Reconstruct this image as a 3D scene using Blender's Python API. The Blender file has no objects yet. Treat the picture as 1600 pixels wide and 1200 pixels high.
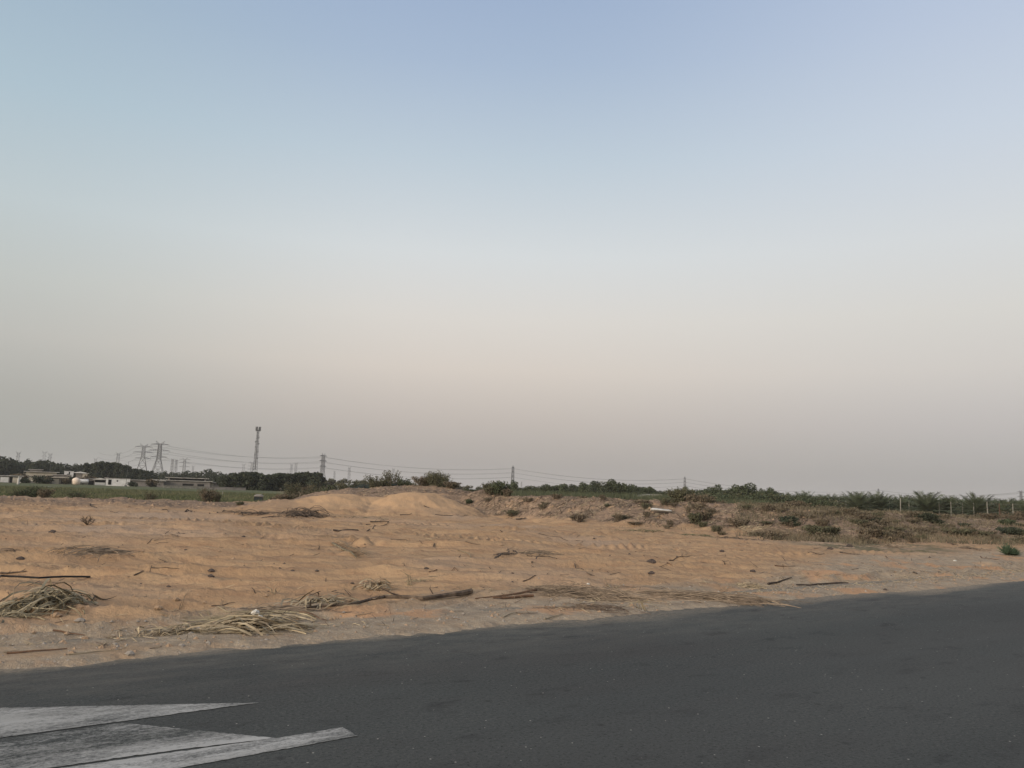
import bpy, math, random
import numpy as np
from mathutils import Vector, Matrix
R = math.radians
C = bpy.context.scene.collection
scn = bpy.context.scene

# ------------------------------------------------------------------ camera
CH = 1.9
F = 1232.0
PITCH, ROLL = R(7.77), R(1.93)
cam_d = bpy.data.cameras.new("camera"); cam = bpy.data.objects.new("camera", cam_d); C.objects.link(cam)
cam_d.sensor_width = 36; cam_d.lens = 36 * F / 1600
cam_d.clip_start = 0.1; cam_d.clip_end = 30000
cam_m = Matrix.Rotation(R(90) + PITCH, 3, 'X') @ Matrix.Rotation(ROLL, 3, 'Z')
cam.matrix_world = Matrix.Translation((0, 0, CH)) @ cam_m.to_4x4()
scn.camera = cam

# ------------------------------------------------------------------ light
scn.view_settings.view_transform = 'Standard'; scn.view_settings.look = 'None'
scn.view_settings.gamma = 1; scn.view_settings.exposure = 0; scn.view_settings.use_curve_mapping = False
scn.cycles.use_denoising = True
scn.cycles.max_bounces = 5; scn.cycles.volume_bounces = 1
SUN_EL, SUN_AZ = R(13), R(-138)        # behind the camera, to its left (azimuth from +Y towards +X)
sd = Vector((math.sin(SUN_AZ) * math.cos(SUN_EL), math.cos(SUN_AZ) * math.cos(SUN_EL), math.sin(SUN_EL)))
sl = bpy.data.lights.new("sun", 'SUN'); sl.energy = 2.6; sl.angle = R(10); sl.color = (1, .86, .72)
so = bpy.data.objects.new("sun", sl); C.objects.link(so); so.rotation_euler = sd.to_track_quat('Z', 'Y').to_euler()

def lin(c):
    return tuple((v / 255 / 12.92 if v / 255 <= .04045 else ((v / 255 + .055) / 1.055) ** 2.4) for v in c)

world = bpy.data.worlds.new("World"); scn.world = world; world.use_nodes = True
nt = world.node_tree; nt.nodes.clear(); N = nt.nodes.new; L = nt.links.new
tc = N('ShaderNodeTexCoord'); sep = N('ShaderNodeSeparateXYZ'); L(tc.outputs['Generated'], sep.inputs[0])
def ramp(stops):
    r = N('ShaderNodeValToRGB'); e = r.color_ramp.elements
    while len(e) > 1: e.remove(e[-1])
    for i, (p, c) in enumerate(stops):
        el = e[0] if i == 0 else e.new(p)
        el.position = p; el.color = (*lin(c), 1)
    r.color_ramp.interpolation = 'LINEAR'
    L(sep.outputs['Z'], r.inputs[0]); return r
Z = [0, .03, .087, .151, .214, .292, .40, .498, .555, .75, 1]
SKY_L = [(154,156,151),(157,158,153),(169,168,162),(187,186,180),(191,195,191),(190,201,204),(173,193,205),(160,181,199),(155,176,200),(143,166,198),(134,157,192)]
SKY_C = [(158,153,150),(165,159,156),(190,180,173),(213,203,193),(218,213,206),(213,217,218),(189,203,214),(167,185,208),(158,177,204),(146,166,198),(134,157,192)]
SKY_R = [(156,155,156),(162,160,160),(186,180,178),(206,200,194),(213,210,204),(212,215,216),(199,209,221),(185,198,218),(176,191,215),(154,173,206),(136,158,194)]
rl, rc, rr = (ramp(list(zip(Z, s))) for s in (SKY_L, SKY_C, SKY_R))
azd = N('ShaderNodeMath'); azd.operation = 'ARCTAN2'; L(sep.outputs['X'], azd.inputs[0]); L(sep.outputs['Y'], azd.inputs[1])
def mapr(src, a, b, c=0, d=1):
    m = N('ShaderNodeMapRange'); m.interpolation_type = 'SMOOTHSTEP'
    L(src, m.inputs[0])
    for i, v in enumerate((a, b, c, d)): m.inputs[i + 1].default_value = v
    return m.outputs[0]
def mixc(f, a, b, t='MIX'):
    m = N('ShaderNodeMix'); m.data_type = 'RGBA'; m.blend_type = t
    if hasattr(f, 'node'): L(f, m.inputs[0])
    else: m.inputs[0].default_value = f
    for s, k in ((a, 6), (b, 7)):
        if hasattr(s, 'node'): L(s, m.inputs[k])
        else: m.inputs[k].default_value = s
    return m.outputs[2]
m1 = mixc(mapr(azd.outputs[0], -.66, -.10), rl.outputs[0], rc.outputs[0])
m2 = mixc(mapr(azd.outputs[0], .0, .62), m1, rr.outputs[0])
# towards the sunset behind the camera the sky is much brighter and warmer
dot = N('ShaderNodeVectorMath'); dot.operation = 'DOT_PRODUCT'; L(tc.outputs['Generated'], dot.inputs[0])
dot.inputs[1].default_value = (math.sin(SUN_AZ), math.cos(SUN_AZ), .25)
glow = mapr(dot.outputs['Value'], .0, 1.0)
m3 = mixc(glow, m2, (1.45, 1.27, 1.08, 1))
nis = N('ShaderNodeTexSky'); nis.sky_type = 'NISHITA'; nis.sun_disc = False
nis.sun_elevation = SUN_EL; nis.sun_rotation = SUN_AZ
ns = mixc(1.0, nis.outputs[0], (.006, .006, .006, 1), 'MULTIPLY')
m4 = mixc(1.0, m3, ns, 'ADD')
bg = N('ShaderNodeBackground'); bg.inputs[1].default_value = 1.0; L(m4, bg.inputs[0])
ow = N('ShaderNodeOutputWorld'); L(bg.outputs[0], ow.inputs[0])

# ------------------------------------------------------------------ pixel helpers (photo is 1600 x 1200)
def ray(px, py):
    return cam_m @ Vector(((px - 800) / F, (600 - py) / F, -1))
def atD(px, py, D):
    """point on the ray at horizontal distance D"""
    d = ray(px, py); k = D / math.hypot(d.x, d.y)
    return Vector((0, 0, CH)) + d * k
def tan_az(px, py=790):
    d = ray(px, py); return d.x / d.y

# ------------------------------------------------------------------ noise
_rs = np.random.RandomState(7)
_tab = _rs.rand(512, 512)
def vnoise(x, y):
    xi = np.floor(x).astype(np.int64); yi = np.floor(y).astype(np.int64)
    fx = x - xi; fy = y - yi
    fx = fx * fx * (3 - 2 * fx); fy = fy * fy * (3 - 2 * fy)
    a = _tab[xi & 511, yi & 511]; b = _tab[(xi + 1) & 511, yi & 511]
    c = _tab[xi & 511, (yi + 1) & 511]; d = _tab[(xi + 1) & 511, (yi + 1) & 511]
    return (a * (1 - fx) + b * fx) * (1 - fy) + (c * (1 - fx) + d * fx) * fy
def fbm(x, y, o=4, g=.5):
    s = 0; a = 1; n = 0
    for i in range(o):
        s = s + a * vnoise(x + 17.3 * i, y - 9.1 * i); n += a; a *= g
        x = x * 2.03; y = y * 2.03
    return s / n
def sm(x, a=0., b=1.):
    t = np.clip((x - a) / (b - a), 0, 1); return t * t * (3 - 2 * t)

# ------------------------------------------------------------------ road edge (fitted to the photo, on z = 0)
def plane0(px, py):
    d = ray(px, py); k = -CH / d.z; return Vector((d.x * k, d.y * k, 0))
_ep = [plane0(*p) for p in ((0, 1047), (300, 1022), (600, 997), (900, 968), (1200, 943), (1590, 908))]
_A = np.array([[p.x, p.y] for p in _ep]); _m = _A.mean(0)
_u, _s, _vt = np.linalg.svd(_A - _m); RD = _vt[0] * np.sign(_vt[0][0]); RN = np.array([-RD[1], RD[0]])   # RN points away from the camera
RC = _m
def road_d(x, y): return (x - RC[0]) * RN[0] + (y - RC[1]) * RN[1]
def road_s(x, y): return (x - RC[0]) * RD[0] + (y - RC[1]) * RD[1]

# ------------------------------------------------------------------ terrain
_toe = [(-900,805),(0,800),(380,800),(430,799),(500,803),(600,807),(720,808),(800,812),(870,819),(1000,829),(1100,835),(1200,842),(1340,852),(1460,846),(1600,852),(2300,880)]
_cr = [(-900,792,60,0),(0,785,56,0),(380,785,56,0),(432,785,56,0),(480,776,57,1),(540,766,58,1),(600,761,58,1),(650,759,58,1),(700,764,57,1),(740,769,55,1),(800,775,52,1),(900,779,49,1),
       (1000,784,47,1),(1100,789,46,1),(1200,794,45,1),(1280,799,45,1),(1340,803,46,1),(1420,806,52,1),(1500,810,58,1),(1600,815,60,1),(2300,850,60,1)]
T_t = np.array([tan_az(a, b) for a, b in _toe]); T_r = np.array([plane0(a, b).to_2d().length for a, b in _toe])
C_t = np.array([tan_az(a, b) for a, b, _, _ in _cr]); C_r = np.array([c * 1.14 for _, _, c, _ in _cr], float)
C_h = np.array([atD(a, b, c * 1.14).z if k else 0. for a, b, c, k in _cr])
B_t = np.array([tan_az(p) for p in (400, 800, 1100, 1200, 1340, 1600, 2300)]); B_h = np.array([0, .0, .15, .3, .5, .75, .9])
def _pt(px, py, D): p = atD(px, py, D); return p.x, p.y
LOBES = [(*_pt(527, 790, 59), 4.9, 6.2, 1.42), (*_pt(652, 790, 59), 5.2, 6.6, 1.74), (*_pt(588, 790, 60), 4.0, 5.6, 1.18), (*_pt(468, 790, 57.5), 3.6, 4.0, .78), (*_pt(845, 790, 49), 1.7, .9, .42), (*_pt(882, 790, 47.5), .9, .6, .36)]
# lugged tyre tracks: polylines on the ground, width, lug spacing, amplitude
def _g0(px, py): p = plane0(px, py); return (p.x, p.y)
TRACKS = [([_g0(200, 812), _g0(330, 818), _g0(450, 829), _g0(575, 850)], .9, .42, .25),
          ([_g0(160, 822), _g0(300, 829), _g0(420, 842), _g0(520, 866)], .5, .36, .07),
          ([_g0(620, 838), _g0(760, 848), _g0(900, 853), _g0(1080, 862)], 1.1, .40, .12),
          ([_g0(560, 822), _g0(760, 828), _g0(960, 845), _g0(1200, 852)], 1.0, .42, .12),
          ([_g0(1050, 868), _g0(1250, 866), _g0(1420, 862)], .9, .4, .09)]
def terrain(x, y):
    """returns height, rough mask, green mask, gravel mask"""
    x = np.asarray(x, float); y = np.asarray(y, float)
    r = np.hypot(x, y); fr = y > 1
    t = np.where(fr, x / np.where(fr, y, 1), np.sign(x) * 3)
    Rt = np.interp(t, T_t, T_r); Rc = np.interp(t, C_t, C_r); Hc = np.interp(t, C_t, C_h); Hb = np.interp(t, B_t, B_h)
    wob = (fbm(x * .25, y * .25, 3) - .5) * 3.0
    s = sm(r + wob * .6, Rt, Rc)
    ridge = np.where(r < Rc, Hc * s, Hb + (Hc - Hb) * (1 - sm(r, Rc, Rc + 14)))
    ridge = np.where(fr, ridge, 0)
    far = 1 - sm(r, 150, 400); ridge = np.where(r > 150, ridge * far, ridge)
    rough = np.clip(ridge * 3.0, 0, 1) * sm(ridge, .06, .3)
    z = ridge.copy()
    lobe = np.zeros_like(z)
    for cx, cy, rx, ry, H in LOBES:
        dx = (x - cx) / rx; dy = (y - cy) / ry
        q = np.sqrt(dx * dx + dy * dy) + (fbm(x * .9, y * .9, 4) - .5) * .30
        l = H * np.clip(1.2 - 1.08 * q, 0, 1.0)
        l = l - .2 * np.maximum(l - (H - .25), 0)
        lobe = np.maximum(lobe, l)
    up = lobe > z; z = np.where(up, z * .15 + lobe * .85, z)
    rough = rough * (1 - sm(lobe - ridge, -.05, .18))
    d = road_d(x, y); sr = road_s(x, y)
    # rough berm in front of the field on the left
    left = sm(-t, .23, .30)
    berm = left * sm(r, 53, 59) * (1 - sm(r, 69, 75))
    z += berm * (.16 + .55 * (fbm(x * .45, y * .45, 4) - .42))
    rough = np.maximum(rough, berm * sm(fbm(x * .15 + 5, y * .5, 3), .28, .5))
    # sand relief: bulldozed ridges running across, ruts, ripples
    sandm = sm(d, 1.2, 5) * (1 - sm(r, 60, 90))
    u = x * .985 + y * .17; v = y * .985 - x * .17
    rd1 = 1 - np.abs(2 * fbm(u * .10 + 3, v * .55 + fbm(x * .2, y * .2, 2) * 1.6, 3) - 1)
    rd2 = 1 - np.abs(2 * fbm(u * .35 + 9, v * 1.7 + fbm(x * .5, y * .5, 2) * 1.2, 3) - 1)
    flat = 1 - sm(lobe, .1, .5) * .85
    nearsand = sm(-(t - .25), -.35, .35) * .75 + .25
    z += sandm * flat * (.27 * (rd1 ** 4 - .4) * nearsand + .085 * (rd2 ** 3 - .4) + .035 * (fbm(x * 2.2, y * 3.2, 4) - .5))
    z += sandm * .22 * (fbm(x * .16 + 40, y * .3, 3) - .5) * nearsand
    z += sandm * flat * .018 * (fbm(x * 7, y * 10, 3) - .5)
    rd3 = 1 - np.abs(2 * fbm(u * .22 + 31, v * 2.6 + fbm(x * .3 + 8, y * .3, 3) * 3, 3) - 1)
    z += sandm * flat * .055 * (rd3 ** 6)
    # shoulder: ruts parallel to the road
    sh = np.exp(-((d - 2.2) / 1.9) ** 2)
    rut = 1 - np.abs(2 * fbm(sr * .11, d * 1.15 + 2 + fbm(x * .4 + 3, y * .4, 3) * 2.4, 3) - 1)
    z += sh * sm(d, .5, 1.4) * (.16 * (rut ** 3 - .4) + .07 * (fbm(x * 1.6, y * 1.6, 3) - .5))
    z += sm(d, .2, 1.0) * (1 - sm(d, 5, 9)) * .02 * (fbm(x * 6 + 1, y * 6, 3) - .5)
    # tyre treads
    for pts, w, sp, amp in TRACKS:
        P = np.array(pts); acc = 0
        best = np.full(x.shape, 1e9); bs = np.zeros(x.shape); bo = np.zeros(x.shape)
        for a, b in zip(P[:-1], P[1:]):
            e = b - a; Ln = np.hypot(*e); e = e / Ln
            q = (x - a[0]) * e[0] + (y - a[1]) * e[1]; o = -(x - a[0]) * e[1] + (y - a[1]) * e[0]
            qc = np.clip(q, 0, Ln); dist = np.hypot(q - qc, o)
            m = dist < best; best = np.where(m, dist, best); bs = np.where(m, acc + qc, bs); bo = np.where(m, o, bo); acc += Ln
        k = np.clip(1 - (best / w) ** 4, 0, 1) * (best < w)
        lug = np.sin((bs + np.abs(bo) * .5) / sp * 2 * np.pi)
        z += k * (lug * .5 * amp * (.35 + fbm(x * .7, y * .7, 2)) - .02)
    # rough ground lumps
    z += rough * (.26 * (fbm(x * .55, y * .55, 4) - .5) + .16 * (fbm(x * 1.9 + 3, y * 1.9, 3, .6) - .5))
    # road verge: crosses the road sheet with an uneven line
    e = d + (fbm(sr * .35, d * .3, 3) - .5) * (.55 - .35 * sm(sr, 2, 14)) + (fbm(x * 2.5, y * 2.5, 3) - .5) * (.40 - .22 * sm(sr, 4, 14)) + (fbm(x * 9, y * 9, 2) - .5) * .16
    ve = .045 * np.tanh(e / .22)
    z = np.where(d < 1.6, z * sm(d, .2, 1.6) + ve * (1 - sm(d, .8, 1.6)), z)
    z = np.where(d < -1.2, -.06, z)
    d2 = -(d + 13.5)                                     # the far side of the road, behind the camera
    z = np.where(d < -11, np.maximum(-.06, .05 * np.tanh(d2 / .5) + sm(d2, 1, 30) * .4 * fbm(x * .1, y * .1, 3)), z)
    green = sm(-t, .245, .30) * sm(r, 67, 78) * (1 - sm(r, 250, 262)) * sm(fbm(x * .06, y * .25 + 2, 3) + sm(r, 64, 95) * .5, .3, .55)
    lowv = sm(t, .30, .42) * sm(r, 31, 36) * (1 - sm(r, 60, 75)) * sm(fbm(x * .13 + 9, y * .3, 3), .45, .6)
    gw = 3.4 * sm(sr, 3, 20); grav = 1 - sm(d + (fbm(sr * .25, d * .5, 3) - .5) * 2.4, 1.6 + gw, 3.6 + gw)
    z = np.where(r > 300, z * (1 - sm(r, 300, 500)), z)
    return z, rough, np.maximum(green, lowv * .0), grav, lowv
_grid = {}
def Hgrid(x, y):
    az, rr_, z = _grid['az'], _grid['r'], _grid['z']; r = np.hypot(x, y); a = np.arctan2(x, y); a = np.where(a < az[0], a + 2 * math.pi, a)
    i = np.clip(np.searchsorted(rr_, r) - 1, 0, len(rr_) - 2); j = np.clip(np.searchsorted(az, a) - 1, 0, len(az) - 2)
    u = np.clip((r - rr_[i]) / (rr_[i + 1] - rr_[i]), 0, 1); v = np.clip((a - az[j]) / (az[j + 1] - az[j]), 0, 1)
    return (z[i, j] * (1 - v) + z[i, j + 1] * v) * (1 - u) + (z[i + 1, j] * (1 - v) + z[i + 1, j + 1] * v) * u
def H(x, y): return float(Hgrid(np.array([x]), np.array([y]))[0])
_gc = {}
def G(px, py):
    """ground point seen at a photo pixel"""
    if (px, py) in _gc: return _gc[(px, py)].copy()
    d = ray(px, py); hl = math.hypot(d.x, d.y)
    D = np.geomspace(4, 400, 900); x = d.x / hl * D; y = d.y / hl * D
    zz = CH + d.z / hl * D; hh = Hgrid(x, y); k = np.argmax(hh >= zz)
    if k == 0: k = len(D) - 1
    p = Vector((x[k], y[k], hh[k])); _gc[(px, py)] = p; return p.copy()

# ------------------------------------------------------------------ mesh + object helpers
class MB:
    def __init__(s): s.v = []; s.f = []; s.n = 0
    def add(s, v, f):
        v = np.asarray(v, float).reshape(-1, 3); s.v.append(v); s.f += [tuple(int(i) + s.n for i in q) for q in f]; s.n += len(v)
    def box(s, c, d, rz=0):
        x, y, z = (k / 2 for k in d); v = np.array([(a, b, e) for e in (-z, z) for a, b in ((-x, -y), (x, -y), (x, y), (-x, y))])
        cc, ss = math.cos(rz), math.sin(rz); v = np.c_[v[:, 0] * cc - v[:, 1] * ss, v[:, 0] * ss + v[:, 1] * cc, v[:, 2]] + np.array(c)
        s.add(v, [(0, 3, 2, 1), (4, 5, 6, 7), (0, 1, 5, 4), (1, 2, 6, 5), (2, 3, 7, 6), (3, 0, 4, 7)])
    def tube(s, pts, rad, k=4, cap=True):
        pts = [Vector(p) for p in pts]; n = len(pts)
        if not hasattr(rad, '__len__'): rad = [rad] * n
        V = []
        for i, p in enumerate(pts):
            t = (pts[min(i + 1, n - 1)] - pts[max(i - 1, 0)]).normalized()
            a = t.cross(Vector((0, 0, 1)) if abs(t.z) < .9 else Vector((1, 0, 0))).normalized(); b = t.cross(a)
            for j in range(k):
                an = 2 * math.pi * j / k + .4; V.append(p + (a * math.cos(an) + b * math.sin(an)) * rad[i])
        Fc = [(i * k + j, i * k + (j + 1) % k, (i + 1) * k + (j + 1) % k, (i + 1) * k + j) for i in range(n - 1) for j in range(k)]
        if cap: Fc += [tuple(range(k))[::-1], tuple((n - 1) * k + j for j in range(k))]
        s.add([tuple(q) for q in V], Fc)
    def bar(s, a, b, w): s.tube([a, b], w * .6, 4, False)
    def strip(s, pts, w, nrm=None):
        """flat leaf blade with a given half width profile"""
        pts = [Vector(p) for p in pts]; n = len(pts); V = []
        for i, p in enumerate(pts):
            t = (pts[min(i + 1, n - 1)] - pts[max(i - 1, 0)]).normalized()
            a = t.cross(Vector(nrm or (0, 0, 1))); a = a.normalized() if a.length > 1e-4 else Vector((1, 0, 0))
            ww = w * (1 - .85 * abs(i / (n - 1) * 1.2 - .35)); V += [tuple(p - a * ww), tuple(p + a * ww)]
        s.add(V, [(2 * i, 2 * i + 1, 2 * i + 3, 2 * i + 2) for i in range(n - 1)])
    def mesh(s, name):
        me = bpy.data.meshes.new(name); v = np.concatenate(s.v) if s.v else np.zeros((0, 3))
        me.from_pydata(v.tolist(), [], s.f); return me
def link(name, me, mat=None, parent=None, smooth=False):
    o = bpy.data.objects.new(name, me); C.objects.link(o)
    if mat and me: me.materials.append(mat)
    if smooth and me: me.polygons.foreach_set('use_smooth', [True] * len(me.polygons))
    if parent: o.parent = parent
    return o
def tag(o, label=None, cat=None, group=None, kind=None):
    if label: o['label'] = label
    if cat: o['category'] = cat
    if group: o['group'] = group
    if kind: o['kind'] = kind
    return o
def empty(name, loc, rz=0):
    o = bpy.data.objects.new(name, None); C.objects.link(o); o.location = loc; o.rotation_euler = (0, 0, rz); o.empty_display_size = .2; return o
def dup(root, name=None):
    def cp(o, par):
        c = o.copy(); C.objects.link(c); c.parent = par
        for ch in o.children: cp(ch, c)
        return c
    return cp(root, None)

# ------------------------------------------------------------------ materials
def mat(name, c1, c2=None, scale=3, rough=.9, tint=0, bump=0, bscale=40, spec=.2, lo=.35, hi=.65, c3=None, scale3=.4):
    m = bpy.data.materials.new(name); m.use_nodes = True; t = m.node_tree; b = t.nodes['Principled BSDF']
    b.inputs['Roughness'].default_value = rough; b.inputs['Specular IOR Level'].default_value = spec
    n = t.nodes.new; l = t.links.new
    co = n('ShaderNodeTexCoord')
    def nz(sc, det=5):
        q = n('ShaderNodeTexNoise'); q.inputs['Scale'].default_value = sc; q.inputs['Detail'].default_value = det; l(co.outputs['Object'], q.inputs['Vector']); return q.outputs['Fac']
    def mr(s, a, bb):
        q = n('ShaderNodeMapRange'); l(s, q.inputs[0]); q.inputs[1].default_value = a; q.inputs[2].default_value = bb; return q.outputs[0]
    def mx(f, a, bb):
        q = n('ShaderNodeMix'); q.data_type = 'RGBA'
        l(f, q.inputs[0])
        for s, k in ((a, 6), (bb, 7)):
            if isinstance(s, tuple): q.inputs[k].default_value = (*s, 1)
            else: l(s, q.inputs[k])
        return q.outputs[2]
    col = c1
    if c2: col = mx(mr(nz(scale), lo, hi), c1, c2)
    if c3: col = mx(mr(nz(scale3), .5, .62), col, c3)
    if tint:
        a = n('ShaderNodeAttribute'); a.attribute_name = 'tint'
        q = n('ShaderNodeHueSaturation'); v = n('ShaderNodeMapRange'); l(a.outputs['Fac'], v.inputs[0]); v.inputs[3].default_value = 1 - tint; v.inputs[4].default_value = 1 + tint
        l(v.outputs[0], q.inputs['Value'])
        if isinstance(col, tuple): q.inputs['Color'].default_value = (*col, 1)
        else: l(col, q.inputs['Color'])
        col = q.outputs[0]
    if isinstance(col, tuple): b.inputs['Base Color'].default_value = (*col, 1)
    else: l(col, b.inputs['Base Color'])
    if bump:
        q = n('ShaderNodeBump'); q.inputs['Strength'].default_value = bump; q.inputs['Distance'].default_value = .02; l(nz(bscale, 6), q.inputs['Height']); l(q.outputs[0], b.inputs['Normal'])
    return m
M = dict(
    bark=mat('bark', (.10, .075, .055), (.17, .14, .11), 6, bump=.4),
    twig=mat('dead_wood', (.055, .042, .034), (.15, .115, .085), 9, bump=.5),
    dark=mat('dark_wood', (.03, .025, .022), (.07, .055, .045), 8, bump=.5),
    pale=mat('pale_straw', (.38, .32, .215), (.19, .15, .10), 5, tint=.3),
    frond=mat('dry_frond', (.32, .275, .185), (.15, .13, .085), 4, tint=.35),
    brush=mat('dry_brush', (.23, .18, .13), (.12, .095, .07), 5, tint=.4),
    black=mat('black_hose', (.012, .012, .013), rough=.6),
    brownbark=mat('brown_bark', (.17, .10, .06), (.10, .065, .045), 8, bump=.5),
    leafA=mat('leaf_mid_green', (.068, .082, .044), (.048, .061, .036), 1.2, tint=.45),
    leafB=mat('leaf_dark_green', (.034, .044, .030), (.052, .060, .038), .8, tint=.45),
    leafC=mat('leaf_olive', (.10, .098, .058), (.070, .072, .045), 1.5, tint=.4),
    leafD=mat('leaf_grey_brown', (.14, .11, .078), (.085, .078, .050), 1.6, tint=.4),
    leafP=mat('palm_leaf', (.085, .100, .062), (.055, .070, .042), 1.0, tint=.4),
    leafPd=mat('palm_dead_leaf', (.16, .13, .085), (.11, .09, .06), 1.0, tint=.4),
    agave=mat('blue_green_leaf', (.070, .105, .062), (.045, .075, .045), 3, tint=.3),
    reed=mat('reed_leaf', (.058, .072, .042), (.082, .090, .054), .5, tint=.4),
    grass=mat('green_grass', (.070, .088, .040), (.125, .120, .070), .12, tint=.4),
    drygrass=mat('dry_grass_blade', (.165, .135, .092), (.10, .094, .064), .4, tint=.45),
    steel=mat('galvanised_steel', (.085, .088, .09), rough=.7, spec=.3),
    steeld=mat('dark_steel', (.055, .058, .06), rough=.7),
    wire=mat('conductor', (.10, .10, .10), rough=.6),
    white=mat('white_paint', (.62, .62, .61), (.48, .48, .46), 1.5, rough=.7),
    cream=mat('cream_wall', (.48, .44, .36), (.36, .33, .27), .8),
    greyw=mat('grey_wall', (.22, .205, .19), (.15, .14, .13), .8),
    roofw=mat('pale_roof', (.46, .45, .42), (.30, .29, .27), .7),
    dkopen=mat('dark_opening', (.012, .012, .013)),
    tank=mat('cream_tank', (.70, .60, .50), (.60, .50, .40), 1),
    concrete=mat('concrete_post', (.22, .215, .185), (.15, .145, .125), 4),
    rust=mat('rusty_post', (.09, .055, .04)),
    net=mat('dark_net', (.020, .030, .034), (.035, .045, .045), 2),
    bag=mat('white_sheet', (.55, .54, .49), (.40, .385, .34), 3, rough=.6),
    clod=mat('dark_clod', (.05, .042, .038), (.09, .07, .06), 8, bump=.6),
    sclod=mat('sand_clod', (.33, .235, .155), (.24, .17, .11), 8, bump=.6),
    stone=mat('grey_stone', (.30, .27, .23), (.20, .18, .155), 8, bump=.6),
    stripe=mat('stack_white', (.75, .74, .70)),
)

# ------------------------------------------------------------------ ground
def build_ground():
    q = math.radians(39)
    az = np.concatenate([np.linspace(-q, q, 960), np.linspace(q, 2 * math.pi - q, 74)[1:-1]])
    rr_ = np.concatenate([np.geomspace(.6, 5.5, 16)[:-1], np.geomspace(5.5, 120, 600), np.geomspace(120, 9000, 90)[1:]])
    A, B = np.meshgrid(az, rr_); x = np.sin(A) * B; y = np.cos(A) * B
    z, ro, gr, gv, lv = terrain(x, y); _grid.update(az=az, r=rr_, z=z)
    nr, na = x.shape
    co = np.stack([x, y, z], -1).reshape(-1, 3)
    z0 = np.array([[0, 0, -.06]]); co = np.concatenate([co, z0])
    i = np.arange(nr - 1)[:, None]; j = np.arange(na)[None, :]; j2 = (j + 1) % na
    f = np.stack([i * na + j, (i + 1) * na + j, (i + 1) * na + j2, i * na + j2], -1).reshape(-1, 4)[:, ::-1]
    tri = np.stack([np.full(na, nr * na), np.arange(na), (np.arange(na) + 1) % na], -1)[:, ::-1]
    me = bpy.data.meshes.new('ground')
    me.vertices.add(len(co)); me.vertices.foreach_set('co', co.ravel())
    nl = f.size + tri.size; me.loops.add(nl); me.loops.foreach_set('vertex_index', np.concatenate([f.ravel(), tri.ravel()]).astype(np.int32))
    me.polygons.add(len(f) + len(tri))
    st = np.concatenate([np.arange(len(f)) * 4, len(f) * 4 + np.arange(len(tri)) * 3]).astype(np.int32)
    me.polygons.foreach_set('loop_start', st)
    me.polygons.foreach_set('use_smooth', np.ones(len(st), bool))
    me.update(calc_edges=True); me.validate()
    if me.polygons[10].normal.z < 0: me.flip_normals()
    ca = me.color_attributes.new('mask', 'FLOAT_COLOR', 'POINT')
    m = np.stack([ro, gr, gv, lv], -1).reshape(-1, 4); m = np.concatenate([m, [[0, 0, 1, 0]]])
    ca.data.foreach_set('color', m.ravel().astype(np.float32))
    o = link('ground', me, ground_mat()); o['kind'] = 'structure'
    return o
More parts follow.
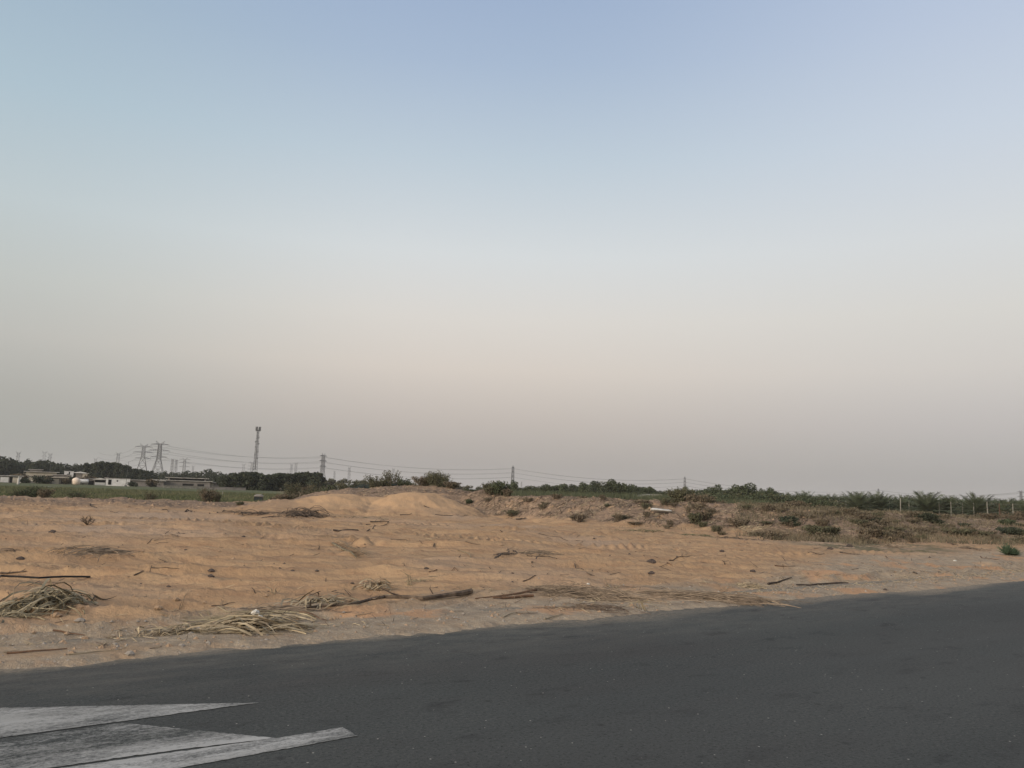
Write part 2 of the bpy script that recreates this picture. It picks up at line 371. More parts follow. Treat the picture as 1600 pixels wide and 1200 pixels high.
def ground_mat():
    m = bpy.data.materials.new('desert_ground'); m.use_nodes = True; t = m.node_tree; b = t.nodes['Principled BSDF']; n = t.nodes.new; l = t.links.new
    b.inputs['Roughness'].default_value = .95; b.inputs['Specular IOR Level'].default_value = .1
    co = n('ShaderNodeTexCoord').outputs['Object']; at = n('ShaderNodeAttribute'); at.attribute_name = 'mask'
    sp = n('ShaderNodeSeparateColor'); l(at.outputs['Color'], sp.inputs[0])
    def nz(sc, det=6, sx=1, sy=1, rot=0, rough=.55):
        mp = n('ShaderNodeMapping'); l(co, mp.inputs[0]); mp.inputs['Scale'].default_value = (sx, sy, 1); mp.inputs['Rotation'].default_value = (0, 0, rot)
        q = n('ShaderNodeTexNoise'); q.inputs['Scale'].default_value = sc; q.inputs['Detail'].default_value = det; q.inputs['Roughness'].default_value = rough; l(mp.outputs[0], q.inputs['Vector']); return q.outputs['Fac']
    def mr(s, a, bb, c=0, d=1):
        q = n('ShaderNodeMapRange'); l(s, q.inputs[0])
        for i, v in enumerate((a, bb, c, d)): q.inputs[i + 1].default_value = v
        return q.outputs[0]
    def mx(f, a, bb, bt='MIX'):
        q = n('ShaderNodeMix'); q.data_type = 'RGBA'; q.blend_type = bt
        if isinstance(f, (int, float)): q.inputs[0].default_value = f
        else: l(f, q.inputs[0])
        for s, k in ((a, 6), (bb, 7)):
            if isinstance(s, tuple): q.inputs[k].default_value = (*s, 1)
            else: l(s, q.inputs[k])
        return q.outputs[2]
    def mul(a, bb):
        q = n('ShaderNodeMath'); q.operation = 'MULTIPLY'
        for i, s in enumerate((a, bb)):
            if isinstance(s, (int, float)): q.inputs[i].default_value = s
            else: l(s, q.inputs[i])
        return q.outputs[0]
    sand = mx(mr(nz(.22, 6, 1, 2.2), .35, .65), (.385, .265, .158), (.345, .230, .134))
    sand = mx(mr(nz(1.1, 6, 1, 3.0, .17), .42, .68), sand, (.285, .185, .112))
    sand = mx(mr(nz(.09, 4), .50, .66), sand, (.34, .252, .178))
    sand = mx(mul(mr(nz(14, 3), .62, .72), .45), sand, (.25, .155, .09))
    grav = mx(mr(nz(3.0, 8, 1, 1), .38, .62), (.335, .272, .195), (.25, .20, .145))
    grav = mx(mr(nz(28, 4), .60, .68), grav, (.42, .37, .30)); grav = mx(mul(mr(nz(22, 4, 1, 1, 1), .62, .70), .6), grav, (.13, .105, .085))
    grav = mx(mul(mr(nz(.5, 5, 1, 1, 2), .54, .62), .8), grav, (.42, .25, .14))
    rgh = mx(mr(nz(.7, 7, 1, 1.8), .40, .62), (.235, .168, .118), (.155, .116, .086))
    rgh = mx(mr(nz(3.4, 7, 1, 2.4), .56, .66), rgh, (.36, .27, .185))
    rgh = mx(mr(nz(4.5, 7, 1, 2.4, .7), .57, .66), rgh, (.085, .066, .05))
    grs = mx(mr(nz(.10, 6, 1, 3), .4, .6), (.075, .092, .045), (.125, .125, .070)); grs = mx(mr(nz(.5, 6, 1, 3), .58, .7), grs, (.05, .065, .032))
    lov = mx(mr(nz(.8, 7, 1, 2), .4, .62), (.16, .135, .085), (.105, .10, .06))
    far = mx(mr(nz(.02, 5), .4, .6), (.20, .165, .12), (.14, .13, .085))
    dist = n('ShaderNodeVectorMath'); dist.operation = 'LENGTH'; l(co, dist.inputs[0])
    sz_ = n('ShaderNodeSeparateXYZ'); l(co, sz_.inputs[0]); c = mx(mr(sz_.outputs['Z'], .35, .7), sand, (.43, .285, .165))
    c = mx(mul(at.outputs['Alpha'], mr(nz(.9, 6), .35, .55)), c, lov)
    c = mx(mul(sp.outputs[0], mr(nz(1.3, 6), .22, .42)), c, rgh)
    c = mx(mul(sp.outputs[2], mr(nz(.8, 6, 1, 1, 3), .25, .45)), c, grav)
    c = mx(mr(dist.outputs['Value'], 230, 270), c, far)
    c = mx(sp.outputs[1], c, grs)
    l(c, b.inputs['Base Color'])
    add = n('ShaderNodeMath'); l(nz(9, 8, 1, 1.3), add.inputs[0]); l(mul(nz(70, 3), .35), add.inputs[1])
    bp = n('ShaderNodeBump'); bp.inputs['Strength'].default_value = .8; bp.inputs['Distance'].default_value = .05; l(add.outputs[0], bp.inputs['Height']); l(bp.outputs[0], b.inputs['Normal'])
    return m
build_ground()

def road_mat(paint=False):
    m = bpy.data.materials.new('road_paint' if paint else 'asphalt'); m.use_nodes = True; t = m.node_tree; b = t.nodes['Principled BSDF']; n = t.nodes.new; l = t.links.new
    b.inputs['Roughness'].default_value = .9; b.inputs['Specular IOR Level'].default_value = .2
    co = n('ShaderNodeTexCoord').outputs['Object']; sx = n('ShaderNodeSeparateXYZ'); l(co, sx.inputs[0])
    def nz(sc, det=6, a=1, bb=1, ro=.55, off=0):
        mp = n('ShaderNodeMapping'); l(co, mp.inputs[0]); mp.inputs['Scale'].default_value = (a, bb, 1); mp.inputs['Location'].default_value = (off, off, 0)
        q = n('ShaderNodeTexNoise'); q.inputs['Scale'].default_value = sc; q.inputs['Detail'].default_value = det; q.inputs['Roughness'].default_value = ro; l(mp.outputs[0], q.inputs['Vector']); return q.outputs['Fac']
    def mr(s, a, bb, c=0, d=1):
        q = n('ShaderNodeMapRange'); l(s, q.inputs[0])
        for i, v in enumerate((a, bb, c, d)): q.inputs[i + 1].default_value = v
        return q.outputs[0]
    def op(o, a, bb):
        q = n('ShaderNodeMath'); q.operation = o
        for i, s in enumerate((a, bb)):
            if isinstance(s, (int, float)): q.inputs[i].default_value = s
            else: l(s, q.inputs[i])
        return q.outputs[0]
    def mx(f, a, bb):
        q = n('ShaderNodeMix'); q.data_type = 'RGBA'
        if isinstance(f, (int, float)): q.inputs[0].default_value = f
        else: l(f, q.inputs[0])
        for s, k in ((a, 6), (bb, 7)):
            if isinstance(s, tuple): q.inputs[k].default_value = (*s, 1)
            else: l(s, q.inputs[k])
        return q.outputs[2]
    c = mx(mr(nz(.35, 5, .35, 1), .35, .65), (.043, .048, .046), (.056, .061, .057))
    c = mx(op('MULTIPLY', mr(nz(30, 6, 1, 1, .85), .50, .66), mr(nz(.8, 5, .4, 1, .6, 12), .3, .7, .35, 1)), c, (.125, .128, .117)); c = mx(op('MULTIPLY', mr(nz(2.6, 7, .5, 1, .7, 3), .56, .66), .7), c, (.024, .025, .025)); c = mx(op('MULTIPLY', mr(nz(.22, 4, .12, 1.6, .5, 7), .48, .62), .35), c, (.075, .078, .074)); c = mx(op('MULTIPLY', mr(nz(.5, 6, .25, 1, .6, 5), .45, .70), .6), c, (.050, .047, .044))
    c = mx(mr(nz(30, 6, 1, 1, .8, 4), .52, .68), c, (.008, .009, .009))
    v = n('ShaderNodeTexVoronoi'); v.inputs['Scale'].default_value = 9; l(co, v.inputs['Vector'])
    sc_ = n('ShaderNodeSeparateColor'); l(v.outputs['Color'], sc_.inputs[0])
    chip = op('MULTIPLY', op('LESS_THAN', v.outputs['Distance'], .075), op('GREATER_THAN', sc_.outputs[0], .62))
    c = mx(op('MULTIPLY', chip, .9), c, (.30, .29, .26))
    v2 = n('ShaderNodeTexVoronoi'); v2.inputs['Scale'].default_value = 2.3; l(co, v2.inputs['Vector'])
    sc2 = n('ShaderNodeSeparateColor'); l(v2.outputs['Color'], sc2.inputs[0])
    spot = op('MULTIPLY', mr(v2.outputs['Distance'], .05, .12, 1, 0), op('GREATER_THAN', sc2.outputs[0], .6))
    c = mx(op('MULTIPLY', spot, .5), c, (.02, .02, .02))
    # blown sand at the edge: object Y is the distance from the edge, negative on the road
    e = op('ADD', sx.outputs['Y'], op('MULTIPLY', op('SUBTRACT', nz(.5, 7, .3, 1), .5), 2.2))
    du = op('MULTIPLY', mr(e, -.30, .25), mr(nz(16, 8, .7, 1, .75), .36, .58))
    c = mx(op('MULTIPLY', du, .9), c, (.33, .265, .185))
    du2 = op('MULTIPLY', mr(sx.outputs['Y'], -2.2, .1), mr(nz(3.0, 8, .35, 1, .75, 9), .40, .70))
    c = mx(op('MULTIPLY', du2, .50), c, (.19, .175, .145))
    if paint:
        w = op('ADD', op('MULTIPLY', nz(1.7, 8, .35, 1.1, .8), .66), op('MULTIPLY', nz(34, 6, .8, 1, .8), .34))
        g = n('ShaderNodeAttribute'); g.attribute_name = 'wear'
        k = mr(op('SUBTRACT', w, op('MULTIPLY', g.outputs['Fac'], .13)), .36, .50)
        pc = mx(mr(nz(1.5, 6, .2, 1.5), .35, .65), (.44, .44, .42), (.29, .29, .27))
        c = mx(op('MULTIPLY', k, .9), c, pc)
    l(c, b.inputs['Base Color'])
    bp = n('ShaderNodeBump'); bp.inputs['Strength'].default_value = .4 if not paint else .3; bp.inputs['Distance'].default_value = .02; l(nz(36, 6, 1, 1, .8), bp.inputs['Height']); l(bp.outputs[0], b.inputs['Normal'])
    return m
ang = math.atan2(RD[1], RD[0])
def on_road(o):
    o.location = (RC[0], RC[1], 0); o.rotation_euler = (0, 0, ang); return o
rb = MB()
xs = [-900, -300, -100, -40, -20, 0, 20, 40, 100, 300, 900]
rb.add([(x, y, 0) for x in xs for y in (-13.6, 1.5)], [(2 * i, 2 * i + 2, 2 * i + 3, 2 * i + 1) for i in range(len(xs) - 1)])
road = on_road(link('road', rb.mesh('road'), road_mat())); road['kind'] = 'structure'
def to_road(px, py):
    p = plane0(px, py); return (road_s(p.x, p.y), road_d(p.x, p.y), .005)
PM = road_mat(True)
def marking(px, wear, label):
    jr = random.Random(len(label)); P2 = []; W2 = []
    for i in range(len(px)):
        a, b = to_road(*px[i]), to_road(*px[(i + 1) % len(px)]); Ln = math.hypot(b[0] - a[0], b[1] - a[1]); n = max(1, min(220, int(Ln / .035)))
        for k in range(n):
            u = k / n; j = .0 if k == 0 else jr.choice((0, .003, .008, .016)) * jr.uniform(-1, .6); nx, ny = -(b[1] - a[1]) / Ln, (b[0] - a[0]) / Ln
            P2.append((a[0] + (b[0] - a[0]) * u + nx * j, a[1] + (b[1] - a[1]) * u + ny * j, .005)); W2.append(wear[i] * (1 - u) + wear[(i + 1) % len(px)] * u)
    wear = W2
    me = bpy.data.meshes.new('road_marking'); v = P2
    me.from_pydata(v, [], [tuple(range(len(v)))])
    if me.polygons[0].normal.z < 0: me.flip_normals()
    a = me.attributes.new('wear', 'FLOAT', 'POINT'); a.data.foreach_set('value', wear)
    o = on_road(link('road_marking', me, PM)); tag(o, label, kind='structure')
marking([(-500, 1119), (0, 1107), (405, 1098.5), (190, 1128), (0, 1153.5), (-500, 1219)], [0, 0, .5, .2, .2, .2], 'long pale painted blade tapering to a point on the road')
marking([(-500, 1221), (0, 1156), (188, 1130), (432, 1154), (280, 1172), (-200, 1240), (-500, 1282)], [1.0, .9, .9, .0, .0, .4, .5], 'broad worn painted area between two lines on the road')
marking([(-500, 1286), (-200, 1243.5), (283, 1174.5), (438, 1153.5), (535, 1137), (560, 1150.5), (290, 1199), (0, 1256), (-500, 1352)], [.3, .3, .3, .6, .8, .8, .4, .3, .3], 'painted lane line with worn square end')

# ------------------------------------------------------------------ foliage builders
def cards(rng, P, size, flatten=0., up=None):
    """P: (n,3) leaf centres -> vertices of n diamond leaves with random facing"""
    n = len(P); a = rng.normal(size=(n, 3)); b = rng.normal(size=(n, 3))
    if up is not None: a = a * .45 + np.array([0, 0, 1.]) * up
    a /= np.linalg.norm(a, axis=1)[:, None]; b -= (a * b).sum(1)[:, None] * a; b /= np.linalg.norm(b, axis=1)[:, None]
    s = (size * rng.uniform(.6, 1.35, n))[:, None]
    return np.stack([P - a * s, P + b * s * .5, P + a * s, P - b * s * .5], 1).reshape(-1, 3)
def leaf_mesh(name, rng, P, size, up=None):
    v = cards(rng, P, size, up=up); n = len(P)
    me = bpy.data.meshes.new(name); me.vertices.add(4 * n); me.vertices.foreach_set('co', v.ravel())
    me.loops.add(4 * n); me.loops.foreach_set('vertex_index', np.arange(4 * n, dtype=np.int32))
    me.polygons.add(n); me.polygons.foreach_set('loop_start', np.arange(n, dtype=np.int32) * 4); me.update(calc_edges=True)
    t = me.attributes.new('tint', 'FLOAT', 'FACE')
    clump = vnoise(P[:, 0] * 1.3 + 50, P[:, 1] * 1.3 + P[:, 2] * 1.1 + 50)
    t.data.foreach_set('value', np.clip(.5 * rng.rand(n) + .5 * clump + .0, 0, 1).astype(np.float32))
    return me
def blob_points(rng, blobs, n):
    w = np.array([b[3] * b[4] * b[5] for b in blobs]) ** .7; k = rng.choice(len(blobs), n, p=w / w.sum())
    B = np.array(blobs)[k]; d = rng.normal(size=(n, 3)); d /= np.linalg.norm(d, axis=1)[:, None]
    r = rng.uniform(.35, 1.08, n) ** .6
    return B[:, :3] + d * r[:, None] * B[:, 3:6]
def tree_proto(kind, seed, h, w, leaf, n, m, low=.12, shape='round', label=None):
    """trunk with limbs and a crown of leaf clumps"""
    rng = np.random.RandomState(seed); root = empty(kind, (0, 0, -50))
    mb = MB(); mb.tube([(0, 0, -.3), (.03 * h, 0, h * .2), (0, .02 * h, h * .45), (.02 * h, 0, h * .75)], [h * .03, h * .024, h * .016, h * .006], 6)
    blobs = []
    nb = 15
    for i in range(nb):
        a = rng.uniform(0, 6.28); u = rng.uniform(low, 1)
        prof = {'round': math.sqrt(max(.05, 1 - abs(u - .55) ** 2 * 3.4)), 'cone': 1.12 - u * .95, 'flat': .5 + .6 * u, 'column': .9}[shape]
        rad = w / 2 * prof * rng.uniform(.35, .85); s = w * rng.uniform(.14, .24)
        z = h * u - s * .6; p = (math.cos(a) * rad, math.sin(a) * rad, max(z, s * .6))
        blobs.append((*p, s, s, s * rng.uniform(.7, 1.15)))
        if i % 2 == 0: mb.tube([(0, 0, max(h * .15, p[2] * .5)), (p[0] * .5, p[1] * .5, p[2] * .8), p], [h * .012, h * .008, h * .003], 4)
    blobs.append((0, 0, h * .8, w * .2, w * .2, h * .16)); blobs.append((0, 0, h * .45, w * .3, w * .3, h * .22))
    link('trunk', mb.mesh('trunk'), M['bark'], root)
    link('crown', leaf_mesh('crown', rng, blob_points(rng, blobs, n), leaf), m, root)
    return root
def bush_proto(kind, seed, h, w, leaf, n, m, twigs=26, airy=.3, tw=M['twig']):
    """many stems fanning out of the ground, leaves gathered along them"""
    rng = np.random.RandomState(seed); root = empty(kind, (0, 0, -50)); mb = MB(); P = []
    for i in range(twigs):
        a = rng.uniform(0, 6.28); q = rng.uniform(.1, 1) ** .7; L_ = h * rng.uniform(.65, 1.05) * (1.05 - .45 * q * (1 - airy))
        bx, by = math.cos(a) * w * .12, math.sin(a) * w * .12
        ex, ey = math.cos(a) * w / 2 * q, math.sin(a) * w / 2 * q
        pts = [(bx, by, -.05), (bx + (ex - bx) * .45, by + (ey - by) * .45, L_ * .6), (ex, ey, L_)]
        mb.tube(pts, [.022, .014, .005], 4, False)
        for k in range(max(6, n // twigs)):
            u = rng.uniform(.15, 1.0) ** .8
            if u < .5: c = np.array(pts[0]) + (np.array(pts[1]) - np.array(pts[0])) * u * 2
            else: c = np.array(pts[1]) + (np.array(pts[2]) - np.array(pts[1])) * (u - .5) * 2
            P.append(c + rng.normal(size=3) * np.array([w * .07, w * .07, h * .07]) * (1.3 - .8 * u * airy))
    P = np.array(P); P[:, 2] = np.maximum(P[:, 2], .02)
    link('stems', mb.mesh('stems'), tw, root)
    link('foliage', leaf_mesh('foliage', rng, P, leaf), m, root)
    return root
def place(proto, used, loc, rz, sc, label, cat, group=None, sz=None):
    o = dup(proto) if used else proto
    o.location = loc; o.rotation_euler = (0, 0, rz); o.scale = (sc, sc, sz if sz else sc)
    for k in ('group',):
        if k in o: del o[k]
    tag(o, label, cat, group); return o
class Kit:
    def __init__(s, *protos): s.p = protos; s.u = [False] * len(protos); s.i = 0
    def put(s, loc, sc, label, cat, group=None, sz=None, rz=None, k=None):
        k = s.i % len(s.p) if k is None else k; s.i += 1
        o = place(s.p[k], s.u[k], loc, (s.i * 2.4) % 6.28 if rz is None else rz, sc, label, cat, group, sz); s.u[k] = True; return o
def hgt(x, y): return H(x, y)
def stand(px, py, D):
    p = atD(px, py, D); p.z = H(p.x, p.y); return p
def topscale(px, ytop, D, protoh):
    """scale so that a thing of height protoh standing at distance D reaches photo row ytop"""
    p = atD(px, ytop, D); return (p.z - H(p.x, p.y)) / protoh

rnd = random.Random(5)
# ---- far left: dark trees behind the sheds
far_round = Kit(tree_proto('broad_tree', 1, 10, 10, .55, 1500, M['leafB']), tree_proto('broad_tree', 2, 10, 9, .55, 1500, M['leafB'], shape='flat'), tree_proto('broad_tree', 3, 10, 12, .6, 1500, M['leafB']))
far_cone = Kit(tree_proto('casuarina_tree', 4, 10, 6, .45, 1500, M['leafB'], shape='cone', low=.03), tree_proto('casuarina_tree', 5, 10, 5, .45, 1500, M['leafB'], shape='column', low=.03))
ORD = 'first second third fourth fifth sixth seventh eighth ninth tenth eleventh twelfth thirteenth fourteenth fifteenth sixteenth seventeenth eighteenth nineteenth'.split()
def ordinal(i):
    if i < 19: return ORD[i]
    t_, u_ = divmod(i + 1, 10); T_ = {2: 'twent', 3: 'thirt', 4: 'fort', 5: 'fift', 6: 'sixt', 7: 'sevent'}[t_]
    return T_ + 'ieth' if u_ == 0 else T_ + 'y-' + ORD[u_ - 1]
def skyline(pts, D, kit, protoh, step, label, group, jit=2.0, dj=14, cat='tree', k=None, wf=1.0):
    xs_ = [p[0] for p in pts]; ys_ = [p[1] for p in pts]; x = xs_[0]
    n_ = 0; short = ' '.join(label.split()[:12])
    while x <= xs_[-1]:
        y = np.interp(x, xs_, ys_) + rnd.uniform(-jit, jit) * .8 + .6; d = D + rnd.uniform(-dj, dj)
        s = topscale(x, y, d, protoh); p = stand(x, y, d)
        kit.put(p, s * wf, short + ', ' + ordinal(n_) + ' from left', cat, group, sz=s); n_ += 1
        x += step * rnd.uniform(.7, 1.3)
skyline([(-60,702),(0,711),(8,715),(20,715),(40,719),(85,722),(95,722)], 400, far_round, 10, 9, 'dark rounded tree in the belt behind the cream farm house', 'distant rounded trees behind the cream farm house')
skyline([(58,720),(72,718),(88,719)], 380, far_round, 10, 12, 'dark tree of the low dome above the farm house', 'dome of trees behind the cream farm house')
skyline([(92,723),(130,724),(150,724)], 415, far_round, 10, 9, 'hazy tree between the farm house and casuarina clump', 'hazy trees between the farm house and the clump')
skyline([(136,723),(150,722),(172,721),(190,724),(205,729),(238,736)], 360, far_cone, 10, 5.5, 'dark upright casuarina in the clump behind the white cabin', 'casuarina clump behind the white cabin', jit=1.6)
skyline([(205,734),(240,736),(270,736),(308,735)], 430, far_round, 10, 10, 'low hazy tree behind the long grey barns', 'low hazy trees behind the long grey sheds', jit=1)
for px, y, d, l in ((326, 731, 400, 'large round-topped tree standing above the low trees left of the telecom mast'), (308, 736, 405, 'smaller round tree at the left shoulder of the large round-topped tree'), (342, 736, 395, 'smaller round tree at the right shoulder of the large round-topped tree')):
    s = topscale(px, y, d, 10); far_round.put(stand(px, y, d), s, l, 'tree', sz=s, k=2)
mid_dark = Kit(tree_proto('hedgerow_tree', 6, 6, 4.5, .32, 2000, M['leafB'], low=.05, shape='column'), tree_proto('hedgerow_tree', 7, 6, 5, .32, 2000, M['leafB'], low=.05, shape='flat'), tree_proto('hedgerow_tree', 8, 6, 4, .32, 2000, M['leafB'], low=.05, shape='column'))
skyline([(345,742),(362,740),(378,738),(400,737),(412,741)], 225, mid_dark, 6, 6, 'dark hedgerow tree under the telecom mast', 'hedgerow trees under the telecom mast', jit=1.3, dj=6, wf=1.25)
skyline([(414,743),(440,740),(470,739),(500,739)], 222, mid_dark, 6, 6, 'dark hedgerow tree left of the edge-on pylon', 'hedgerow trees left of the edge-on pylon', jit=1.5, dj=6, wf=1.25)
hz = Kit(tree_proto('hazy_tree', 9, 8, 9, .5, 1300, M['leafC']), tree_proto('hazy_tree', 10, 8, 8, .5, 1300, M['leafC'], shape='flat'))
skyline([(505,748),(530,748),(560,750),(600,752),(700,757),(800,762),(900,765),(1000,770),(1180,776),(1330,782)], 330, hz, 8, 15, 'hazy olive tree in the distant line behind the mound', 'hazy olive trees behind the mound and ridge', jit=1.2, wf=1.2)
# ---- trees beyond the ridge, right of centre
br = Kit(tree_proto('leafy_tree', 11, 7, 7, .26, 3200, M['leafA']), tree_proto('leafy_tree', 12, 7, 6, .26, 3200, M['leafA'], shape='flat'), tree_proto('leafy_tree', 13, 7, 8, .26, 3200, M['leafB']))
TL = [(803,752,150,.7,'small round dark tree below the mid-field pylon, left end of the green belt'),(880,757,150,.9,'low leafy tree starting the taller clump right of the mid-field pylon'),(897,756,155,1,'leafy tree second from the left in the clump behind the ridge'),(915,755,150,1,'leafy tree left of the tallest crowns in the clump behind the ridge'),
      (930,754,150,1,'leafy tree touching the left side of the tallest clump'),(942,751,145,1.1,'tallest rounded tree of the left clump behind the ridge'),(960,751,150,1.1,'tall rounded tree beside the tallest one behind the ridge'),(982,758,150,.9,'pale green tree left of the white greenhouse roof'),(997,761,145,.8,'low green tree touching the left end of the greenhouse roof'),
      (1014,762,170,.8,'dark tree directly behind the white greenhouse roof'),(1024,766,170,.7,'small dark tree behind the right end of the greenhouse roof'),(1038,768,170,.6,'smallest dark tree right of the greenhouse roof'),(1056,765,160,.8,'dark tree left below the fourth pylon'),(1070,762,160,.9,'dark tree standing in front of the fourth pylon base'),(1082,764,160,.8,'dark tree right of the fourth pylon base'),
      (1100,768,150,.7,'low tree in the gap right of the fourth pylon'),(1115,759,150,1,'dark tree with an uneven top left of the broad green crown'),(1133,764,145,.9,'pale green tree left of the broad green crown'),(1148,759,150,.9,'tree on the left flank of the broad green crown'),(1164,756,150,1.2,'broad green crown, highest tree right of the fourth pylon'),
      (1177,761,150,.9,'tree on the right flank of the broad green crown'),(1192,765,160,.8,'small tree between the broad green crown and the last dark tree'),(1203,763,155,.9,'dark tree at the right end of the leafy belt'),(1213,766,155,.8,'lower dark tree ending the leafy belt before the palms')]
for px, y, d, wf, l in TL:
    s = topscale(px, y, d, 7); br.put(stand(px, y, d), s * wf, l, 'tree', 'leafy trees beyond the ridge', sz=s)
skyline([(805,763),(860,758),(1000,759),(1030,767),(1100,766),(1215,768)], 172, br, 7, 8, 'low leafy tree filling the belt beyond the ridge', 'low filling trees beyond the ridge', jit=1.5, wf=1.4)
sc_ = Kit(bush_proto('tall_shrub', 21, 2.4, 3.4, .13, 2400, M['leafA'], 40, .2), bush_proto('tall_shrub', 22, 2.4, 3.0, .13, 2400, M['leafC'], 40, .2), bush_proto('tall_shrub', 23, 2.4, 3.6, .13, 2400, M['leafA'], 40, .2))
def shrubline(pts, D, kit, ph, step, label, group, jit=1.2, dj=4, wf=1.0):
    skyline(pts, D, kit, ph, step, label, group, jit, dj, 'shrub', None, wf)
shrubline([(1040,772),(1090,770),(1120,771),(1150,770),(1200,771),(1236,774),(1260,776),(1290,778)], 118, sc_, 2.4, 7, 'green shrub in the thicket left of the palms', 'shrub thicket behind the ridge', wf=1.3)
shrubline([(1095,780),(1150,780),(1240,784)], 100, sc_, 2.4, 11, 'grey-green shrub at the foot of the thicket', 'shrubs at the foot of the thicket', wf=1.3)
shrubline([(-40,746),(40,748),(110,752),(160,757)], 235, Kit(bush_proto('field_shrub', 24, 2.4, 4, .25, 900, M['leafD'], 24, .2)), 2.4, 17, 'dusky shrub among the far-left sheds', 'dusky shrubs among the sheds', wf=1.2)
# reeds / tall crop band behind the ridge
def blades(name, xyh, m, wd, seg=2, lean=.25, seed=3, n_per=1, kind='stuff', label=None, cat=None, wfix=1):
    rng = np.random.RandomState(seed); X = np.repeat(np.asarray(xyh, float), n_per, 0); n = len(X)
    if n_per > 1: X[:, :2] += rng.normal(size=(n, 2)) * wfix
    z0 = terrain(X[:, 0], X[:, 1])[0]; h = X[:, 2] * rng.uniform(.55, 1.15, n)
    a = rng.uniform(0, 6.283, n); le = h * lean * rng.uniform(.3, 1.8, n); w = wd * rng.uniform(.6, 1.3, n)
    dx, dy = np.cos(a), np.sin(a); s = rng.uniform(0, 6.283, n); sx_, sy_ = np.cos(s) * w, np.sin(s) * w
    b = np.stack([X[:, 0], X[:, 1], z0 - .01], -1)
    v = np.stack([b + np.stack([-sx_, -sy_, 0 * h], -1), b + np.stack([sx_, sy_, 0 * h], -1),
                  b + np.stack([sx_ * .7 + dx * le * .35, sy_ * .7 + dy * le * .35, h * .6], -1), b + np.stack([-sx_ * .7 + dx * le * .35, -sy_ * .7 + dy * le * .35, h * .6], -1),
                  b + np.stack([dx * le, dy * le, h], -1)], 1).reshape(-1, 3)
    k = np.arange(n)[:, None] * 5
    lv = np.concatenate([k + np.array([[0, 1, 2, 3]]), k + np.array([[3, 2, 4]])], 1)
    me = bpy.data.meshes.new(name); me.vertices.add(len(v)); me.vertices.foreach_set('co', v.ravel())
    me.loops.add(lv.size); me.loops.foreach_set('vertex_index', lv.ravel().astype(np.int32)); me.polygons.add(2 * n)
    st = (np.arange(n)[:, None] * 7 + np.array([[0, 4]])).ravel(); me.polygons.foreach_set('loop_start', st.astype(np.int32)); me.update(calc_edges=True)
    t = me.attributes.new('tint', 'FLOAT', 'FACE'); tv = np.clip(vnoise(X[:, 0] * .8 + 9, X[:, 1] * .8) * .6 + rng.rand(n) * .4, 0, 1); t.data.foreach_set('value', np.repeat(tv, 2).astype(np.float32))
    o = link(name, me, m); o['kind'] = kind; tag(o, label, cat); return o
def pxband(n, x0, x1, D0, D1, seed):
    rng = np.random.RandomState(seed); t = rng.uniform(tan_az(x0), tan_az(x1), n); D = rng.uniform(D0, D1, n) ; c = 1 / np.sqrt(1 + t * t)
    return t * c * D, c * D
x, y = pxband(15000, 782, 1060, 84, 108, 4); blades('reed_band', np.stack([x, y, np.full(len(x), 2.05)], -1), M['reed'], .035, lean=.15, label='band of tall green reeds growing behind the low ridge', cat='reeds')
x, y = pxband(5000, 1060, 1200, 90, 105, 5); blades('tall_grass', np.stack([x, y, np.full(len(x), 1.7)], -1), M['reed'], .03, lean=.15, label='tall grass between ridge crest and shrub thicket', cat='grass')
# green field: crop tufts on the left
x, y = pxband(26000, -60, 450, 74, 150, 6); g_ = terrain(x, y)[2]; k = g_ > .25
blades('field_grass', np.stack([x[k], y[k], np.full(k.sum(), .30)], -1), M['grass'], .03, lean=.4, label='green crop growing in the field in front of the sheds', cat='crop')

